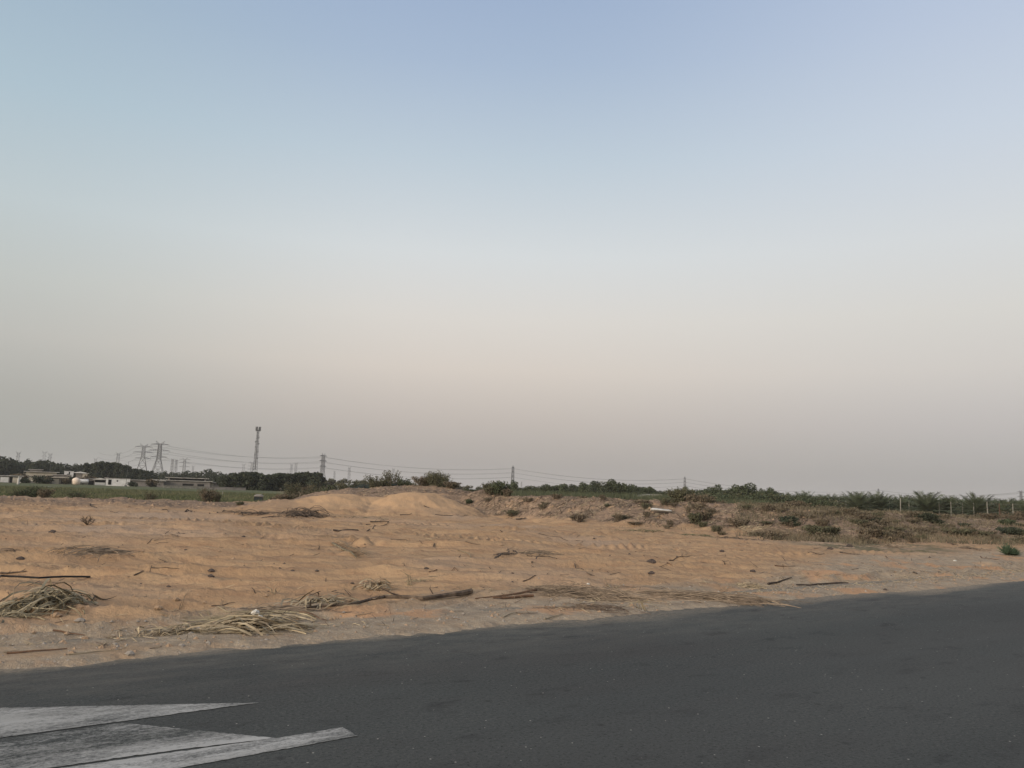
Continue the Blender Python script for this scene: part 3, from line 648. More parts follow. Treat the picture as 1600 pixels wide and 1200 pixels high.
# ------------------------------------------------------------------ date palms
def palm_proto(seed, nf, fl, trunk_h, name='date_palm', droop=1.0):
    rng = np.random.RandomState(seed); root = empty(name, (0, 0, -50))
    tb = MB(); hs = np.linspace(-.2, trunk_h, 9); tb.tube([(0, 0, q) for q in hs], [.24 + .03 * (i % 2) for i in range(9)], 9)
    for i in range(34):                                  # stubs of cut fronds round the stem
        a = i * 2.4; q = trunk_h * (.1 + .9 * i / 34); tb.tube([(math.cos(a) * .2, math.sin(a) * .2, q), (math.cos(a) * .42, math.sin(a) * .42, q + .16)], [.07, .03], 3)
    link('trunk', tb.mesh('trunk'), M['bark'], root)
    def fronds(n, e0, e1, L_, off):
        mb = MB(); tint = []
        for i in range(n):
            a = i * 2.39996 + off; u = (i + .5) / n; el = math.radians(e0 + (e1 - e0) * u + rng.uniform(-6, 6)); ll = L_ * rng.uniform(.82, 1.08)
            pts = []; p = Vector((math.cos(a) * .12, math.sin(a) * .12, trunk_h)); e = el
            for k in range(9):
                pts.append(p.copy()); st = ll / 8; p = p + Vector((math.cos(a) * math.cos(e), math.sin(a) * math.cos(e), math.sin(e))) * st
                e -= math.radians(4 + 7.5 * (k / 8)) * droop * (1.3 - .5 * math.sin(max(el, 0)))
            f0 = len(mb.f); mb.tube(pts, [.03, .028, .024, .02, .017, .014, .011, .008, .004], 3, False)
            side = Vector((-math.sin(a), math.cos(a), 0))
            for k in range(19):
                q = .16 + .82 * k / 18; s = q * 8; j = min(int(s), 7); b = pts[j].lerp(pts[j + 1], s - j); t = (pts[j + 1] - pts[j]).normalized()
                up = side.cross(t); w = ll * (.24 - .11 * abs(q - .4) * 1.4)
                for sg in (-1, 1):
                    d = (t * .75 + side * sg * .75 - up * -.22 + Vector(rng.normal(size=3) * .09)).normalized()
                    tip = b + d * w; wd = t * .045
                    mb.add([tuple(b - wd), tuple(b + wd), tuple(b + d * w * .6 + wd * .7), tuple(tip), tuple(b + d * w * .6 - wd * .7)], [(0, 1, 2, 3, 4)])
            tint += [rng.uniform(.2, .8)] * (len(mb.f) - f0)
        me = mb.mesh('frond_crown'); t = me.attributes.new('tint', 'FLOAT', 'FACE'); t.data.foreach_set('value', tint); return me
    link('frond_crown', fronds(nf, -8, 87, fl, seed), M['leafP'], root)
    link('dry_fronds', fronds(int(nf * .3), -62, -28, fl * .8, seed + .5), M['leafPd'], root)
    return root
PK = Kit(palm_proto(31, 62, 3.1, .85, droop=.55), palm_proto(32, 54, 2.9, .7, droop=.65), palm_proto(33, 66, 3.0, .95, droop=.5))
PH = {0: 3.75, 1: 3.4, 2: 3.75}
def palm(px, ytop, D, l, wf=1.0, g=None, k=None):
    k = PK.i % 3 if k is None else k; s = topscale(px, ytop, D, PH[k]); PK.put(stand(px, ytop, D), max(s, .5) * wf * (1.08 if g is None else 1.0), l, 'date palm', g, sz=max(s, .5), k=k)
for px, y, D, wf, l in ((1257, 769, 118, 1.05, 'leftmost tall date palm, standing alone above the green thicket'), (1339, 768.5, 108, 1.15, 'broad date palm second from the left above the fence'), (1371, 770, 110, 1.1, 'date palm in front of the distant pylon top'),
        (1411, 774.5, 112, .9, 'smaller date palm between the pylon palm and the tallest palm'), (1448, 768.5, 106, 1.2, 'tallest and broadest date palm behind the fence'), (1482, 775.5, 108, 1.0, 'date palm just right of the tallest palm'),
        (1527, 772, 102, 1.15, 'broad date palm second from the right end'), (1567, 784, 102, .85, 'low date palm near the right end of the fence'), (1507, 783, 112, .8, 'low date palm in the gap left of the second broad palm from the right'), (1598, 787, 104, .9, 'low date palm cut by the right edge of the view')):
    palm(px, y, D, l, wf)
for i in range(24):                                      # second row and the plantation behind
    px = 1218 + i * 16.5 + rnd.uniform(-6, 6); palm(px, 772.3 + (px - 1222) * .026 + rnd.uniform(-1.5, 1.5), 126 + rnd.uniform(-3, 3), 'low date palm in the second row behind the fence, ' + ordinal(i) + ' from left', 1.25, 'low palms of the second row')
for i in range(24):
    px = 1215 + i * 17 + rnd.uniform(-5, 5); palm(px, 774 + (px - 1222) * .024 + rnd.uniform(-1.5, 2), 150 + rnd.uniform(-8, 12), 'hazy date palm deep in the plantation, ' + ordinal(i) + ' from left', 1.2, 'palms deep in the plantation')
UK = Kit(bush_proto('understorey_bush', 41, 1.7, 3.4, .15, 1500, M['leafB'], 30, .1), bush_proto('understorey_bush', 42, 1.7, 3.2, .15, 1500, M['leafD'], 30, .1), bush_proto('understorey_bush', 43, 1.7, 3.4, .15, 1500, M['leafC'], 30, .1))
for i in range(30):
    px = 1225 + i * 13.5 + rnd.uniform(-4, 4); UK.put(stand(px, 790, 118 + rnd.uniform(-3, 8)), 1.15, 'dark undergrowth bush between the palm stems, ' + ordinal(i) + ' from left', 'bush', 'undergrowth between the palms', sz=1.1)

# ------------------------------------------------------------------ fence
def fence():
    xs_ = [1158,1171,1184,1196,1207,1218,1229,1241,1253,1263,1274,1285,1297,1309,1322,1336,1360,1376,1390,1407,1421,1436,1452,1468,1486,1504,1522,1543,1562,1583,1606,1630]
    root = empty('wire_fence', (0, 0, 0)); P = []
    for i, px in enumerate(xs_):
        D = np.interp(px, (1158, 1322, 1630), (150, 118, 92)); p = stand(px, 800, D); P.append(p)
    root.location = P[0]; o0 = P[0]
    for i, p in enumerate(P):
        mb = MB(); q = p - o0; ln = rnd.uniform(-.06, .06); hh = 1.75 + rnd.uniform(-.1, .15)
        mb.tube([q + Vector((0, 0, -.3)), q + Vector((ln * .5, 0, hh * .5)), q + Vector((ln, ln, hh))], [.055, .05, .045], 5)
        link('post', mb.mesh('post'), M['rust'] if xs_[i] == 1562 else M['concrete'], root)
    for zz in (.4, .8, 1.2, 1.6):
        mb = MB()
        pts = []
        for a, b in zip(P[:-1], P[1:]):
            pts += [a - o0 + Vector((0, -.06, zz)), (a + b) / 2 - o0 + Vector((0, -.06, zz - .05))]
        mb.tube(pts, .008, 3, False); link('fence_wire', mb.mesh('fence_wire'), M['steel'], root)
    tag(root, 'long wire fence of thin pale posts in front of the date palms', 'fence')
fence()
p = stand(1407, 806, 84); mb = MB(); mb.tube([(0, 0, -.2), (.03, 0, 1.0), (.05, 0, 1.95)], [.055, .05, .045], 6)
o = link('pale_post', mb.mesh('pale_post'), M['concrete']); o.location = p; tag(o, 'single pale post standing nearer than the fence line', 'post')
for px, yt, l in ((1543, 790, 'pale post nearer than the fence, left of the rusty post'), (1562, 792, 'thin rusty post standing in scrub near the right edge')):
    p = stand(px, 800, 72); mb = MB(); hh = atD(px, yt, 72).z - p.z; mb.tube([(0, 0, -.2), (.02, 0, hh * .5), (-.02, 0, hh)], [.04, .036, .032], 6)
    o = link('pale_post' if px < 1550 else 'rusty_post', mb.mesh('post_mesh'), M['concrete'] if px < 1550 else M['rust']); o.location = p; tag(o, l, 'post')

# ------------------------------------------------------------------ scrub on the mound, ridge and flats
BK = {}
def bush(px, pyb, hpx, wpx, m, l, seed, airy=.4, leaf=.07, n=1500, tw='twig', D=None, name='desert_shrub', twigs=34, cat='shrub'):
    """pyb: photo row of the foot, hpx/wpx: size in photo pixels"""
    p = G(px, pyb) if D is None else stand(px, pyb, D); d = math.hypot(p.x, p.y); h = hpx / F * d * .78 if D is None else max(atD(px, pyb - hpx, D).z - p.z, .3); w = wpx / F * d
    root = bush_proto(name, seed, h, w, leaf, n, M[m], twigs, airy, M[tw]); root.location = p - Vector((0, 0, .04)); tag(root, l, cat)
    return root
for px, pyb, hp, wp, m, l, n, airy, D in (
    (588, 764, 20, 44, 'leafC', 'leafy sapling thicket behind the dark netting on the mound', 1500, .9, 70), (612, 762, 26, 36, 'leafC', 'taller spindly sapling clump with gaps showing sky', 1100, 1.0, 70), (630, 762, 15, 30, 'leafA', 'low green shrub between saplings and the big shrub on the mound', 1400, .6, 70),
    (662, 766, 22, 40, 'leafD', 'brownish half-dry shrub on the left shoulder of the big green shrub', 1800, .7, 67), (685, 767, 30, 46, 'leafC', 'biggest green shrub crowning the sand mound', 3200, .5, 66), (706, 770, 18, 30, 'leafD', 'brown twiggy shrub at the right foot of the biggest shrub', 1400, .7, 65),
    (768, 772, 19, 34, 'leafC', 'olive shrub left part of the clump right of the mound', 1500, .6, 61), (781, 776, 25, 34, 'leafA', 'tall green shrub in the clump right of the mound', 1900, .6, 60), (793, 777, 14, 18, 'leafD', 'brown shrub closing the clump right of the mound', 800, .6, 59),
    (735, 774, 8, 26, 'leafA', 'low green growth on the crest between the two shrub clumps', 700, .5, 64),
    (733, 788, 9, 12, 'leafA', 'small round green bush on the right flank of the sand mound', 900, .3, None), (949, 792, 6, 10, 'leafC', 'tiny bush on the ridge crest above the litter', 400, .4, None),
    (1064, 783, 22, 44, 'leafC', 'olive shrub on the ridge crest below the fourth pylon', 2200, .5, 54), (1092, 789, 18, 46, 'leafD', 'brown-green shrub leaning down the crest right of the olive one', 2200, .5, 53), (1106, 792, 11, 22, 'leafD', 'dark brown tip of the crest shrubs', 900, .5, 52.5),
    (1086, 819, 20, 24, 'leafC', 'pale feathery shrub halfway down the ridge below the white slab', 1300, .8, None), (1098, 823, 10, 16, 'leafC', 'small feathery tuft at the foot of the pale shrub', 600, .8, None), (1101, 812, 14, 30, 'leafD', 'grey dead-looking shrub behind the pale feathery one', 900, .9, None),
    (1232, 820, 16, 24, 'leafB', 'dark dense round bush on the middle of the ridge', 2600, .2, None), (1243, 821, 8, 14, 'leafB', 'small dark bush attached to the right of the round bush', 900, .2, None),
    (1246, 799, 18, 34, 'leafD', 'reddish-brown shrub on the crest at the left end of the fence', 1800, .6, 54), (1262, 800, 10, 20, 'leafD', 'brown shrub sloping off the crest under the leftmost palm', 800, .6, 54), (1217, 802, 6, 12, 'leafD', 'small brown tuft just under the ridge crest', 400, .6, None),
    (1276, 838, 18, 50, 'leafC', 'broad olive low shrub right of the dark round bush', 1600, .8, None), (1300, 836, 14, 26, 'leafC', 'yellowish shrub joined to the broad olive one', 900, .8, None), (1290, 842, 10, 30, 'leafD', 'brown dry growth under the broad olive shrub', 800, .9, None),
    (1155, 824, 16, 40, 'leafD', 'bare grey twiggy shrub above the pale cut branches', 500, 1.0, None), (1128, 836, 7, 16, 'leafD', 'small dark dry tuft left of the pale cut branches', 300, .9, None),
    (1326, 802, 9, 36, 'leafB', 'dark low shrub on the crest beside the broad second palm', 1400, .4, 60), (1372, 807, 9, 24, 'leafB', 'dark green low bush below the pylon palm', 1100, .3, 62), (1371, 816, 9, 18, 'leafB', 'rounded dark bush below the low one under the pylon palm', 1000, .3, None), (1362, 815, 6, 8, 'leafB', 'smallest dark bush left of the rounded one', 300, .3, None),
    (1342, 820, 10, 30, 'leafC', 'olive weed patch left of the rounded dark bush', 700, .8, None), (1365, 838, 14, 56, 'leafD', 'wide brownish dry shrub above the bare sand tongue', 1400, .9, None), (1390, 832, 10, 40, 'leafC', 'olive dry weeds right of the wide brownish shrub', 900, .9, None),
    (1446, 814, 15, 38, 'leafB', 'large dark green shrub below the tallest palm', 2600, .4, None), (1462, 819, 8, 20, 'leafB', 'dark shrub trailing down right of the large one', 1000, .4, None), (1423, 817, 6, 20, 'leafD', 'brown tuft left of the large dark green shrub', 500, .8, None), (1474, 811, 8, 20, 'leafD', 'grey-brown dry bush behind the large dark green shrub', 600, .8, None),
    (1488, 824, 5, 8, 'leafD', 'small dark clump in the sand below the fence', 300, .4, None), (1506, 823, 6, 18, 'leafB', 'thin dark strip of scrub beside the bare sand patch', 600, .4, None),
    (1500, 836, 12, 50, 'leafC', 'long olive scrub strip under the bare sand patch', 1300, .8, None), (1530, 838, 9, 40, 'leafC', 'olive-brown scrub continuing right of the long strip', 900, .8, None), (1545, 811, 10, 30, 'leafD', 'dry scrub at the foot of the fence near the right end', 900, .8, 66),
    (1574, 821, 12, 20, 'leafA', 'green bush at the foot of the rusty post', 1500, .3, None), (1580, 834, 12, 34, 'leafB', 'dark green shrub near the right edge of the view', 1600, .4, None), (1600, 836, 8, 26, 'leafC', 'olive shrub touching the right edge of the view', 700, .6, None), (1592, 822, 5, 14, 'leafB', 'tiny dark shrub near the right edge', 400, .4, None),
    (1588, 805, 8, 40, 'leafD', 'brown dry growth behind the fence foot at the right edge', 900, .8, 72), (1290, 806, 6, 12, 'leafD', 'little brown tuft right under the fence', 300, .8, 55),
    (57, 768, 10, 40, 'leafA', 'dark green low shrub at the field edge far left', 1500, .4, 74), (30, 769, 8, 26, 'leafA', 'low green shrub at the far left end of the field edge', 900, .4, 74), (70, 772, 10, 26, 'leafD', 'brown shrub in front of the dark green one at the field edge', 800, .6, 72),
    (326, 776, 13, 34, 'leafD', 'brown dry shrub standing before the green field', 1500, .8, 72), (340, 778, 8, 14, 'leafC', 'olive tuft right of the brown dry shrub', 400, .8, 72), (375, 789, 7, 12, 'leafC', 'small green tuft on the rough bank', 500, .5, None),
    (434, 785, 12, 26, 'leafD', 'reddish-brown shrub where the bank meets the sand mound', 1300, .8, 66), (450, 781, 9, 34, 'leafD', 'spreading brown dry growth beside the reddish shrub', 1000, .9, 68),
    (462, 777, 22, 44, 'leafC', 'feathery olive shrub at the left foot of the mound', 1900, .8, 78), (490, 778, 20, 40, 'leafC', 'feathery olive-grey shrub second from the mound foot', 1700, .8, 78), (515, 774, 18, 40, 'leafA', 'grey-green shrub behind the left sand lobe', 1700, .6, 76), (538, 772, 18, 36, 'leafC', 'shrub behind the netting at its left end', 1500, .6, 76),
    (481, 771, 14, 34, 'leafD', 'faded shrub farther back beyond the feathery ones', 1000, .6, 95), (555, 768, 16, 34, 'leafB', 'dark shrub right behind the netting', 1500, .4, 74), (235, 775, 6, 26, 'leafC', 'weedy tuft on the field edge below the grey sheds', 500, .7, 74), (120, 770, 5, 40, 'leafA', 'low weeds along the field edge', 700, .5, 74)):
    bush(px, pyb, hp, wp, m, l, int(px * 7 + pyb) % 9999, airy=airy, n=n, D=D, leaf=.055 if n < 1000 else .065)
# spiky blue-green plant at the right edge
def agave(px, py, hp, l):
    p = G(px, py); d = math.hypot(p.x, p.y); h = hp / F * d; mb = MB(); rng = random.Random(3)
    for i in range(90):
        a = rng.uniform(0, 6.28); e = R(rng.uniform(18, 88)); ll = h * rng.uniform(.7, 1.1); c = Vector((math.cos(a), math.sin(a), 0)); pts = []
        for k in range(5):
            u = k / 4; pts.append(c * (math.cos(e) * ll * u + .04) + Vector((0, 0, math.sin(e) * ll * u - .12 * ll * u * u)))
        mb.strip(pts, .022, (rng.uniform(-.3, .3), rng.uniform(-.3, .3), 1)); mb.tube(pts, [.009, .011, .010, .007, .002], 3, False)
    me = mb.mesh('spiky_plant'); t = me.attributes.new('tint', 'FLOAT', 'FACE'); t.data.foreach_set('value', [rng.random() for _ in me.polygons])
    o = link('spiky_plant', me, M['agave']); o.location = p; tag(o, l, 'plant')
agave(1574, 867, 17, 'spiky blue-green plant on bare sand near the right edge'); agave(1585, 868, 11, 'smaller spiky tuft right beside the blue-green plant')
# palm shoot standing in the field edge
def sprig(px, py, D, hp, l, m='agave', n=7, name='palm_shoot'):
    p = stand(px, py, D); h = hp / F * D; mb = MB(); rng = random.Random(int(px))
    for i in range(n):
        a = rng.uniform(0, 6.28); e = R(rng.uniform(45, 80)); c = Vector((math.cos(a) * math.cos(e), math.sin(a) * math.cos(e), math.sin(e)))
        mb.tube([(0, 0, 0), c * h * .5, c * h * rng.uniform(.8, 1.1) + Vector((0, 0, -.1 * h))], [.05, .04, .01], 3, False); mb.strip([c * h * .2, c * h * .6, c * h * rng.uniform(.9, 1.1)], .06)
    me = mb.mesh(name); o = link(name, me, M[m]); o.location = p; tag(o, l, 'plant')
sprig(200, 773, 72, 10, 'dark upright palm shoot at the field edge'); sprig(190, 772, 73, 8, 'slanting dark palm shoot left of the upright one')

# ------------------------------------------------------------------ dark netting behind the mound
def netting():
    mb = MB(); n, m_ = 26, 6; V = []; rng = random.Random(2)
    for i in range(n):
        px = 520 + 100 * i / (n - 1); D = 74 - 5 * i / (n - 1); b = stand(px, 765, D); b.z -= .1; yt = np.interp(px, (520, 545, 570, 600, 620), (772, 763, 757, 753, 757)); top = atD(px, yt, D).z
        for j in range(m_):
            u = j / (m_ - 1); V.append((b.x, b.y + .35 * math.sin(u * 3.1) + rng.uniform(-.05, .05), b.z + (top - b.z) * u + .06 * math.sin(i * 1.3) * u))
    o0 = V[0]; V = [(a - o0[0], b - o0[1], c - o0[2]) for a, b, c in V]
    mb.add(V, [(i * m_ + j, (i + 1) * m_ + j, (i + 1) * m_ + j + 1, i * m_ + j + 1) for i in range(n - 1) for j in range(m_ - 1)])
    root = empty('shade_netting', o0); net = link('net', mb.mesh('net'), M['net'], root, True); s = net.modifiers.new('s', 'SOLIDIFY'); s.thickness = .03
    for i in (0, 6, 12, 18, 25):
        q = MB(); a = V[i * m_]; t = V[i * m_ + m_ - 1]; q.tube([(a[0], a[1] + .1, a[2] - .2), (t[0], t[1] + .1, t[2] + .05)], .035, 5); link('post', q.mesh('post'), M['dark'], root)
    tag(root, 'dark slate-green netting draped along the back of the sand mound', 'netting')
netting()

# ------------------------------------------------------------------ ridge litter and dry weeds (uncountable)
def px_ground(n, x0, x1, y0, y1, seed):
    rng = np.random.RandomState(seed); out = []
    X = rng.uniform(x0, x1, n); t = np.array([tan_az(a) for a in X]); Rt = np.interp(t, T_t, T_r); Rc = np.interp(t, C_t, C_r)
    D = Rt + (Rc + 3 - Rt) * rng.uniform(y0, y1, n); c = 1 / np.sqrt(1 + t * t); return t * c * D, c * D, rng
x, y, rng = px_ground(9000, 740, 1640, -.05, 1.0, 21)
k = vnoise(x * .35 + 3, y * .5) > .42; k &= (rng.rand(len(x)) < .35 + .6 * sm(x / y, .28, .4))
blades('dry_weeds', np.stack([x[k], y[k], np.full(k.sum(), .20)], -1), M['drygrass'], .012, lean=.8, label='sparse dry weeds scattered over the ridge', cat='dry weeds')
x, y, rng = px_ground(14000, 1150, 1660, -.1, 1.1, 22)
k = vnoise(x * .16 + 8, y * .4) > .50
blades('scrub_grass', np.stack([x[k], y[k], np.full(k.sum(), .32)], -1), M['drygrass'], .014, lean=.6, label='low olive-brown scrub grass on the right part of the ridge', cat='scrub grass')
def litter(name, X, Y, L_, w, m, label, seed, lift=.01):
    rng = np.random.RandomState(seed); n = len(X); a = rng.uniform(0, 3.14, n); l = L_ * rng.uniform(.3, 1.3, n); dx, dy = np.cos(a) * l, np.sin(a) * l
    z0 = terrain(X - dx, Y - dy)[0]; z1 = terrain(X + dx, Y + dy)[0]; px_, py_ = -np.sin(a) * w, np.cos(a) * w; t = rng.uniform(.0, .05, n)
    A = np.stack([X - dx, Y - dy, z0 + lift], -1); B = np.stack([X + dx, Y + dy, z1 + lift + t], -1); W = np.stack([px_, py_, 0 * X], -1); U = np.array([0, 0, w * 1.6])
    v = np.stack([A - W, A + W, A + U, B - W, B + W, B + U], 1).reshape(-1, 3); k = np.arange(n)[:, None, None] * 6
    q = (k + np.array([[[0, 1, 4, 3], [1, 2, 5, 4], [2, 0, 3, 5]]])).reshape(-1, 4)
    me = bpy.data.meshes.new(name); me.vertices.add(len(v)); me.vertices.foreach_set('co', v.ravel()); me.loops.add(q.size); me.loops.foreach_set('vertex_index', q.ravel().astype(np.int32))
    me.polygons.add(len(q)); me.polygons.foreach_set('loop_start', (np.arange(len(q)) * 4).astype(np.int32)); me.update(calc_edges=True)
    tt = me.attributes.new('tint', 'FLOAT', 'FACE'); tt.data.foreach_set('value', np.repeat(rng.rand(n), 3).astype(np.float32))
    o = link(name, me, M[m]); tag(o, label, 'litter', kind='stuff'); return o
x, y, rng = px_ground(5000, 560, 1640, -.1, 1.0, 23); k = vnoise(x * .5, y * .8) > .35
k &= terrain(x, y)[1] > .5
litter('straw_litter', x[k], y[k], .14, .012, 'pale', 'pale straw fragments strewn over the ridge', 1)
x, y, rng = px_ground(4200, 540, 1640, -.15, 1.0, 24); k = vnoise(x * .5 + 7, y * .8) > .35
k &= terrain(x, y)[1] > .5
litter('twig_litter', x[k], y[k], .20, .016, 'twig', 'dark broken twigs strewn over the ridge', 2)
rng = np.random.RandomState(25); n = 3000; s_ = rng.uniform(-14, 40, n); d_ = .25 + rng.gamma(2.0, .9, n); X = RC[0] + RD[0] * s_ + RN[0] * d_; Y = RC[1] + RD[1] * s_ + RN[1] * d_; k = vnoise(X * .6, Y * .6) > .38
litter('verge_straw', X[k], Y[k], .07, .004, 'pale', 'short straw bits scattered along the gravel verge', 3, .004)
k &= False; k |= rng.rand(n) > .18
litter('verge_twigs', X[~k], Y[~k], .07, .004, 'twig', 'short dark twig bits scattered along the gravel verge', 4, .004)
rng = np.random.RandomState(26); n = 420; t_ = rng.uniform(-.68, .68, n); D_ = rng.uniform(14, 52, n) ; X = t_ / np.sqrt(1 + t_ * t_) * D_; Y = D_ / np.sqrt(1 + t_ * t_); k = road_d(X, Y) > 2
litter('sand_twigs', X[k], Y[k], .12, .008, 'twig', 'thin dark twig bits sprinkled over the open sand', 5, .005)
# pebbles and small clods
def pebbles(name, X, Y, size, m, label, seed):
    rng = np.random.RandomState(seed); mb = MB(); Z_ = terrain(X, Y)[0]
    base = np.array([(0, 0, 1), (1, 0, 0), (.3, 1, .1), (-.8, .6, 0), (-.8, -.6, .1), (.3, -1, 0)], float)
    fc = [(0, 1, 2), (0, 2, 3), (0, 3, 4), (0, 4, 5), (0, 5, 1), (5, 4, 3, 2, 1)]
    for a, b, c in zip(X, Y, Z_):
        s = size * rng.uniform(.4, 1) * rng.choice([1, 1, 1, 1.8]); r = rng.uniform(0, 6.28); v = base * rng.uniform(.7, 1.3, (6, 3)) * s * np.array([1, 1, .75])
        mb.add(np.c_[v[:, 0] * math.cos(r) - v[:, 1] * math.sin(r) + a, v[:, 0] * math.sin(r) + v[:, 1] * math.cos(r) + b, v[:, 2] + c - s * .1], fc)
    o = link(name, mb.mesh(name), M[m]); tag(o, label, 'pebbles', kind='stuff')
rng = np.random.RandomState(27); n = 2600; s_ = rng.uniform(-12, 34, n); d_ = .15 + rng.gamma(1.6, .8, n); X = RC[0] + RD[0] * s_ + RN[0] * d_; Y = RC[1] + RD[1] * s_ + RN[1] * d_
pebbles('verge_pebbles', X[:1500], Y[:1500], .022, 'stone', 'grey pebbles and grit along the road verge', 1); pebbles('sand_clods', X[1500:] , Y[1500:], .03, 'sclod', 'small sandy clods along the road verge', 2)
rng = np.random.RandomState(28); n = 700; t_ = rng.uniform(-.68, .68, n); D_ = rng.uniform(13, 50, n) ** 1.0; X = t_ / np.sqrt(1 + t_ * t_) * D_; Y = D_ / np.sqrt(1 + t_ * t_); k = road_d(X, Y) > 1.5
pebbles('dark_clods', X[k][:260], Y[k][:260], .035, 'clod', 'small dark clods dotted over the sand', 3); pebbles('sand_lumps', X[k][260:], Y[k][260:], .05, 'sclod', 'small sand lumps dotted over the flats', 4)
X, Y, rng = px_ground(1500, -80, 440, .0, 1.3, 29); pebbles('bank_clods', X[:700], Y[:700], .10, 'sclod', 'sandy clods on the rough bank before the field', 5)
X, Y, rng = px_ground(1300, 500, 1300, .35, 1.0, 30); pebbles('ridge_clods', X, Y, .07, 'sclod', 'sandy clods over the crest of the ridge', 6)

# ------------------------------------------------------------------ pylons, masts and wires
def lattice(mb, c0, c1, w0, w1, n, t):
    """square lattice body from centre c0 (width w0) to c1 (width w1)"""
    P = []
    for i in range(n + 1):
        u = i / n; c = Vector(c0).lerp(Vector(c1), u); w = (w0 + (w1 - w0) * u) / 2
        P.append([c + Vector((a * w, b * w, 0)) for a, b in ((-1, -1), (1, -1), (1, 1), (-1, 1))])
    for i in range(n):
        for k in range(4):
            mb.bar(P[i][k], P[i + 1][k], t); mb.bar(P[i][k], P[i + 1][(k + 1) % 4], t * .6); mb.bar(P[i][(k + 1) % 4], P[i + 1][k], t * .6); mb.bar(P[i + 1][k], P[i + 1][(k + 1) % 4], t * .6)
def pylon(px, ytop, D, rz, base, arms, label, t=.34, name='pylon', waist=.42, horns=True, m='steel', splay=1.0, group=None, small=False):
    g = stand(px, 750, D); h = atD(px, ytop, D).z - g.z; root = empty(name, g, rz); b = MB()
    wb = h * base; wt = h * .075
    # legs apart up to the waist, then a slim body
    lattice(b, (0, 0, 0), (0, 0, h * waist), wb, wt * 1.25, 3 if not small else 2, t)
    lattice(b, (0, 0, h * waist), (0, 0, h * .93), wt * 1.25, wt * .9, 7 if not small else 4, t)
    link('tower_body', b.mesh('tower_body'), M[m], root); tips = []
    for z, hs in arms:
        a = MB(); q = h * z; hw = wt / 2; th = h * .035
        for s in (-1, 1):
            tip = Vector((s * h * hs, 0, q + th * .2)); tips.append(tip)
            for yy in (-hw, hw):
                a.bar((s * hw, yy, q), tip, t * .8); a.bar((s * hw, yy, q + th), tip, t * .8)
            for u in (.25, .5, .75):
                x_ = s * (hw + (h * hs - hw) * u); r = 1 - u; a.bar((x_, -hw * r, q), (x_, hw * r, q + th * r), t * .5); a.bar((x_, hw * r, q), (x_, -hw * r, q + th * r), t * .5)
            a.bar(tip, tip - Vector((0, 0, h * .035)), t * .5)
        link('cross_arm', a.mesh('cross_arm'), M[m], root)
    if horns:
        a = MB()
        for s in (-1, 1):
            a.bar((s * wt * .5, 0, h * .90), (s * h * .10, 0, h), t * .8); a.bar((0, 0, h * .93), (s * h * .10, 0, h), t * .7)
        link('earth_peak', a.mesh('earth_peak'), M[m], root)
    tag(root, label, 'pylon', group); return root, h, [Matrix.Rotation(rz, 3, 'Z') @ v + Vector(g) for v in tips]
A3 = [(.60, .19), (.76, .24), (.91, .21)]
T0 = pylon(220, 693, 930, R(28), .36, A3, 'left one of the two wide-armed pylons at far left, legs splayed', waist=.62)
T1 = pylon(245, 689, 860, R(14), .34, A3, 'right and taller one of the two wide-armed pylons at far left', waist=.55)
T2 = pylon(503, 708, 980, R(76), .23, A3, 'pylon seen edge-on right of the telecom mast', waist=.45)
T3 = pylon(801, 727, 1080, R(80), .22, A3, 'pylon rising behind the small round tree at the middle of the skyline', waist=.45)
T4 = pylon(1070, 744, 1250, R(82), .22, A3, 'pylon above the dark trees right of the greenhouse roof', waist=.45)
T5 = pylon(1372, 763, 1500, R(78), .22, A3, 'pylon top showing above a date palm', waist=.45)
T6 = pylon(1594, 766, 1350, R(20), .28, [(.68, .26), (.90, .30)], 'wide-armed pylon cut by the right edge of the view', waist=.5)
for px, y, D, rz, hs, l, base in ((24, 705, 1900, .3, .08, 'faint slim pylon, leftmost on the horizon', .2), (65, 704, 2000, .5, .08, 'faint pylon left one of a pair above the cream farm house', .16), (74, 707, 2000, .3, .08, 'faint pylon right one of a pair above the cream farm house', .16),
        (181, 706, 1700, .2, .06, 'faint slim pylon above the casuarina clump', .2), (146, 715, 2600, .2, .06, 'very faint pylon tip left of the casuarina clump', .2), (267, 716, 1700, 1.35, .05, 'faint pylon just right of the two wide ones', .09), (273, 717, 1750, 1.35, .05, 'faint pylon paired closely with its neighbour right of the wide ones', .09), (286, 715, 1550, .1, .22, 'faint wide-armed pylon in the distance right of the two big ones', .3),
        (300, 727, 2600, .2, .06, 'very faint small pylon above the low trees', .2), (379, 724, 2300, .4, .08, 'faint pylon left of the telecom mast foot', .2), (392, 721, 1900, .1, .18, 'faint pylon partly behind the foot of the telecom mast', .26), (454, 724, 2300, .9, .07, 'faint pylon left one of a pair above the hedgerow', .18), (461, 722, 2200, .9, .07, 'faint pylon right one of a pair above the hedgerow', .18),
        (522, 735, 2400, .9, .06, 'faint short pylon right of the edge-on pylon', .2), (545, 729, 2000, .8, .08, 'faint pylon left of the sapling thicket', .22), (614, 731, 2200, .8, .07, 'faint pylon behind the saplings on the mound', .2), (672, 734, 2300, .8, .07, 'faint pylon tip above the big shrub on the mound', .2), (815, 752, 2600, .8, .07, 'very faint pylon stub right of the middle pylon', .2)):
    pylon(px, y, D, rz, base, [(.62, hs), (.78, hs), (.92, hs)], l, t=.30, name='distant_pylon', waist=.45, small=True)
runs = [T0, T1, T2, T3, T4, T5, T6]
lev = ['lowest', 'middle', 'top']
